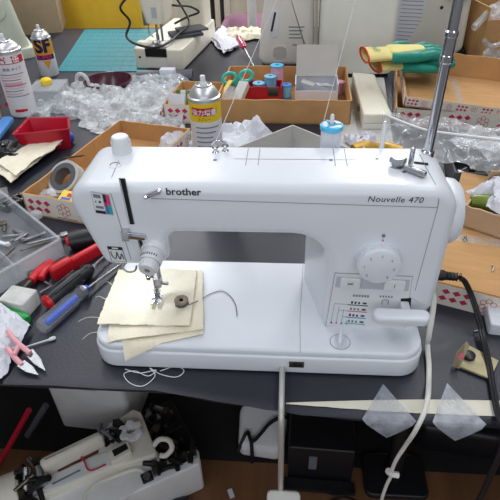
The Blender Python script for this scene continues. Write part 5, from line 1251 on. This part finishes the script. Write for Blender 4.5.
slab([(52, 484), (80, 470), (81, 471.2), (53, 485.4)], .003, .0047, .001, 0).build('pencil_mark', 'greyink', dm)
b = MB(); b.tube(smooth([Q(79, 455, .012), Q(84, 461, .010), Q(90, 471, .008), Q(106, 465, .006)]), .0019, 6); b.build('red_wire', 'redh', dm)
slab([(107, 452), (128, 441), (132, 452), (111, 463)], .0, .020, .005, .003).build('circuit_bracket', 'fgrime', dm)
slab([(112, 451), (126, 444), (128.5, 449), (114.5, 457)], .018, .0215, .002, 0).build('bracket_window', 'black', dm)
c_ = Q(131, 432, .014)
b = MB(); X2 = Tr(c_.x, c_.y, c_.z) 
for k in range(6):
    a = 2*PI*k/6+.4; b.lathe([(.004, -.004), (.009, -.003), (.009, .004), (.004, .005)], 12, X2 @ Tr(.022*math.cos(a), .022*math.sin(a), .002))
b.lathe([(.011, -.01), (.025, -.01), (.025, .003), (.022, .006), (.011, .005), (.011, -.01)], 24, X2, cap=False); b.build('metal_loop_plate', 'greyw', dm)
def mech(name, c, ext, n, seed):
    r_ = random.Random(seed); b = MB()
    for k in range(n):
        p = Vector(c)+Vector((r_.uniform(-1, 1)*ext[0], r_.uniform(-1, 1)*ext[1], r_.uniform(-1, 1)*ext[2])); mi = r_.choice((0, 0, 0, 0, 1, 2))
        if r_.random() < .5:
            d = Vector((r_.uniform(-1, 1), r_.uniform(-1, 1), r_.uniform(-.6, .6))).normalized()*r_.uniform(.012, .03); b.cyl(p-d, p+d, r_.uniform(.003, .010), seg=10, m=mi)
        else: b.box(p, (r_.uniform(.01, .03), r_.uniform(.008, .02), r_.uniform(.008, .02)), Matrix.Rotation(r_.uniform(0, 3), 3, 'Z'), m=mi)
    o = b.build(name, ['black', 'dsteel', 'steel'], dm); o['kind'] = 'stuff'; return o
mech('gear_train', Q(32, 484, .006), (.026, .05, .012), 30, 1)
mech('motor_linkage', Q(113, 433, .004), (.032, .022, .010), 18, 2)
mech('hook_mechanism', Q(164, 430, -.055), (.035, .07, .02), 40, 3)
mech('feed_mechanism', Q(174, 462, -.018), (.055, .014, .006), 18, 4)
slab([(142, 412), (172, 400), (196, 445), (160, 462)], -.137, -.06, .01, .003).build('end_frame', 'black', dm)
b = MB(); b.tube(smooth([Q(154, 446, .0), Q(160, 440, .012), Q(169, 441, .015), Q(172, 449, .006), Q(166, 456, -.004), Q(160, 456, -.004)]), .0065, 8); b.build('cast_arm', 'fgrime', dm)
slab([(140, 475), (151, 470), (154, 478), (143, 483)], -.024, -.012, .003, .002).build('switch_box', 'black', dm)
c_ = Q(147, 477, -.012); b = MB(); b.lathe([(.009, 0), (.009, .003), (.005, .003)], 14, Tr(*c_)); b.build('switch_ring', 'steel', dm)
c_ = Q(8, 498, -.03); b = MB(); b.lathe([(.042, -.06), (.052, -.055), (.052, .03), (.046, .036), (.0001, .036)], 28, Tr(*c_) @ Ry(R(90))); b.build('end_drum', 'fgrime', dm)
# white storage box under table
wb2 = AY(94, 420, .33); w2 = thing('storage_box', 'pale storage box standing on the floor behind the dismantled machine', 'storage box', (wb2.x, .45, 0), R(-4))
b = MB(); b.prism(rrect(.22, .22, .02), 0, .46, .004, .004); b.build('box_body', 'greyw', w2)
b = MB(); b.prism(rrect(.23, .23, .022), .455, .485, .006, .003); b.build('lid', 'greyw', w2)
b = MB(); b.box((.01, -.111, .195), (.05, .002, .022)); b.build('label', 'lgrey', w2, flat=True)
# red pole
p0, p1 = Fl(-2, 492), AY(29, 410, .22)
b = MB(); b.tube([Vector((p0.x-.03, p0.y+.05, -TZ+.008)), Vector((p1.x, .22, p1.z))], .007, 10); tag(b.build('red_rod', 'redtray', None, loc=(0, 0, TZ)), 'red rod leaning up from the floor at the far left under the table', 'rod')
p0, p1 = Fl(10, 478), AY(46, 405, .34)
b = MB(); b.tube([Vector((p0.x, p0.y+.12, -TZ+.010)), Vector((p1.x, .34, p1.z))], .009, 10); tag(b.build('dark_rod', 'grey', None, loc=(0, 0, TZ)), 'dark grey rod leaning beside the red rod under the table', 'rod')
# white plastic part wrapped by black cable
wp = thing('white_pedal', 'pale foot pedal wrapped with black cable on the floor behind the knee lifter', 'foot pedal', Fl(262, 450), R(-6)); wp.location.z = 0
b = MB(); b.prism(arc_poly([(-.06, -.03, .02), (.055, -.03, .02), (.065, .09, .03), (-.075, .09, .03)], 6), .004, .06, .015, .01)
for v in b.bm.verts: v.co.z += v.co.y*.35 if v.co.z > .02 else 0
b.build('pedal_body', 'greyw', wp)
b = MB(); b.tube(smooth([(-.06, -.035, .03), (-.04, .0, .072), (-.02, -.02, .066), (.02, .03, .085), (.06, .05, .09), (.08, .04, .05)]), .005, 8); b.tube(smooth([(-.025, -.02, .066), (-.02, -.04, .03), (-.02, -.045, .006)]), .005, 8); b.build('cable', 'black', wp)
b = MB(); b.box((-.01, .095, .10), (.06, .02, .03)); b.build('dark_top', 'black', wp, flat=True)
# black box with label
bx = Fl(312, 482); kb_ = thing('black_box', 'black box with grey label on the floor behind the knee pad', 'box', (bx.x+.020, bx.y+.06, 0), R(-2))
b = MB(); b.prism(rrect(.165, .11, .006), 0, .14, .006, .003); b.build('box_body', 'dark', kb_)
b = MB(); b.box((-.02, -.056, .08), (.020, .002, .055)); b.build('label', 'greyink', kb_, flat=True)
b = MB(); b.box((0, -.075, .006), (.18, .03, .012)); b.build('base_plate', 'dark', kb_, flat=True)
# dark motor
mo = Fl(345, 452); mt_ = thing('dark_motor', 'dark machine motor lying on the floor under the left tape square', 'motor', (mo.x, mo.y+.12, 0), R(10))
b = MB(); b.lathe([(.03, -.09), (.055, -.08), (.055, .06), (.045, .075), (.0001, .075)], 24, Tr(0, 0, .16) @ Ry(PI/2)); b.build('motor_body', 'dark', mt_)
b = MB(); b.prism(rrect(.2, .12, .01), 0, .105, .006, .003); b.build('motor_base', 'dark', mt_)
b = MB(); b.lathe([(.012, .07), (.03, .072), (.03, .085), (.012, .088)], 20, Tr(0, 0, .16) @ Ry(PI/2)); b.build('pulley', 'steel', mt_)
b = MB(); b.tube(smooth([(-.06, -.065, .02), (.0, -.07, .07), (.05, -.062, .12), (.07, -.05, .17)]), .005, 8); b.build('lever', 'dsteel', mt_)
b = MB(); b.lathe([(.014, 0), (.022, .001), (.022, .008), (.014, .009)], 18, Tr(-.02, -.06, .17) @ Rx(PI/2)); b.build('brass_ring', 'steel', mt_)
# dark boot-like cover, pipe, wires
dk = Fl(462, 470); dv = thing('dark_machine_cover', 'black machine cover on the floor under the right tape square', 'cover', (dk.x, dk.y+.10, 0), R(-8))
b = MB(); b.prism(arc_poly([(-.11, -.06, .03), (.11, -.06, .03), (.11, .08, .03), (-.11, .08, .03)], 5), 0, .10, .02, .004); b.build('lower_shell', 'dark', dv)
b = MB(); b.prism(arc_poly([(-.08, -.03, .02), (.05, -.03, .02), (.05, .07, .02), (-.08, .07, .02)], 5), .095, .20, .02, 0); b.build('upper_shell', 'dark', dv)
pq_ = Fl(397, 500); pl = thing('pedal_post', 'black metal post standing on the floor below the white cable', 'post', (pq_.x, pq_.y+.06, 0))
b = MB(); b.cyl((0, 0, .01), (-.01, .08, .55), .022, .020, 20); b.build('post', 'dark', pl)
b = MB(); b.prism(rrect(.16, .12, .02), 0, .018, .006, .003); b.build('base_plate', 'dark', pl)
b = MB(); b.tube(smooth([Fl(335, 478)+Vector((0, 0, .006)), Fl(345, 488)+Vector((0, 0, .006)), Fl(338, 496)+Vector((0, 0, .006)), Fl(320, 492)+Vector((0, 0, .006))]), .003, 6); tag(b.build('thin_wire', 'cableb', None, loc=(0, 0, TZ)), 'thin black wire on the floor beside the black box', 'wire')
b = MB(); p = Fl(231, 494); b.box((0, 0, .003), (.012, .022, .006), Matrix.Rotation(R(25), 3, 'Z')); tag(b.build('paper_scrap', 'paper', None, loc=(p.x, p.y, 0), flat=True), 'tiny white scrap on the brown floor left of the knee pad', 'paper')
p = Fl(180, 522); b = MB(); b.lathe([(.05, 0), (.055, .01), (.05, .02), (.02, .028), (.0001, .028)], 24); tag(b.build('black_disc', 'dark', None, loc=(p.x, p.y, 0)), 'round black disc on the floor in front of the dismantled machine', 'disc')

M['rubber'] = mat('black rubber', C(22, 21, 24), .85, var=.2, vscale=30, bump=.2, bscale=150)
b = MB(); b.prism(arc_poly([(-1.5, .275, .02), (1.3, .262, .02), (1.3, 1.6, .02), (-1.5, 1.6, .02)], 4), .0004, .0022, .0006, 0); tag(b.build('floor_mat', 'rubber', None), 'black rubber mat on the brown floor under the work table', 'mat')  # near-black sheet added to darken the floor where the table's shade falls
for o in (dm, w2, wp, mt_, dv, kb_): o.location.z += .0026
# ------------------------------------------------------------------ light and camera
def area(name, loc, rot, sx, sy, e, col):
    l = bpy.data.lights.new(name, 'AREA'); l.shape = 'RECTANGLE'; l.size = sx; l.size_y = sy; l.energy = e; l.color = col
    o = bpy.data.objects.new(name, l); COL.objects.link(o); o.location = loc; o.rotation_euler = rot; return o
for i, (x, y, e) in enumerate(((-.85, -.48, 10), (1.15, -.48, 9), (-.85, .95, 11), (1.15, .95, 11), (-.85, 2.6, 22), (1.15, 2.6, 22), (-.85, 4.2, 50), (1.15, 4.2, 50))):
    area('ceiling_lamp', (x, y, 2.75), (0, 0, R(90)), 1.3, .25, e, (.925, .965, 1))
area('window_daylight', (.3, -1.66, 1.55), (R(90), 0, 0), 2.4, 1.1, 10.5, (.90, .95, 1))  # fill light added behind the camera to brighten the machine's front faces
hl = area('machine_lamp', (.055, .10, TZ+.146), (0, 0, 0), .022, .014, .065, (.78, .88, 1))
wd_ = bpy.data.worlds.new('room light'); bpy.context.scene.world = wd_; wd_.use_nodes = True
wd_.node_tree.nodes['Background'].inputs[0].default_value = (.86, .91, 1, 1); wd_.node_tree.nodes['Background'].inputs[1].default_value = .55
cd_ = bpy.data.cameras.new('camera'); co = bpy.data.objects.new('camera', cd_); COL.objects.link(co); bpy.context.scene.camera = co
cd_.sensor_fit = 'HORIZONTAL'; cd_.sensor_width = 36; cd_.lens = FPX/500*36; cd_.clip_start = .02
mw = Matrix((_r2, _u2, -_f)).transposed().to_4x4(); mw.translation = CAM+Vector((0, 0, TZ)); co.matrix_world = mw
vs = bpy.context.scene.view_settings; vs.view_transform = 'Standard'; vs.look = 'None'; vs.exposure = 0.06; vs.gamma = 1; vs.use_curve_mapping = False
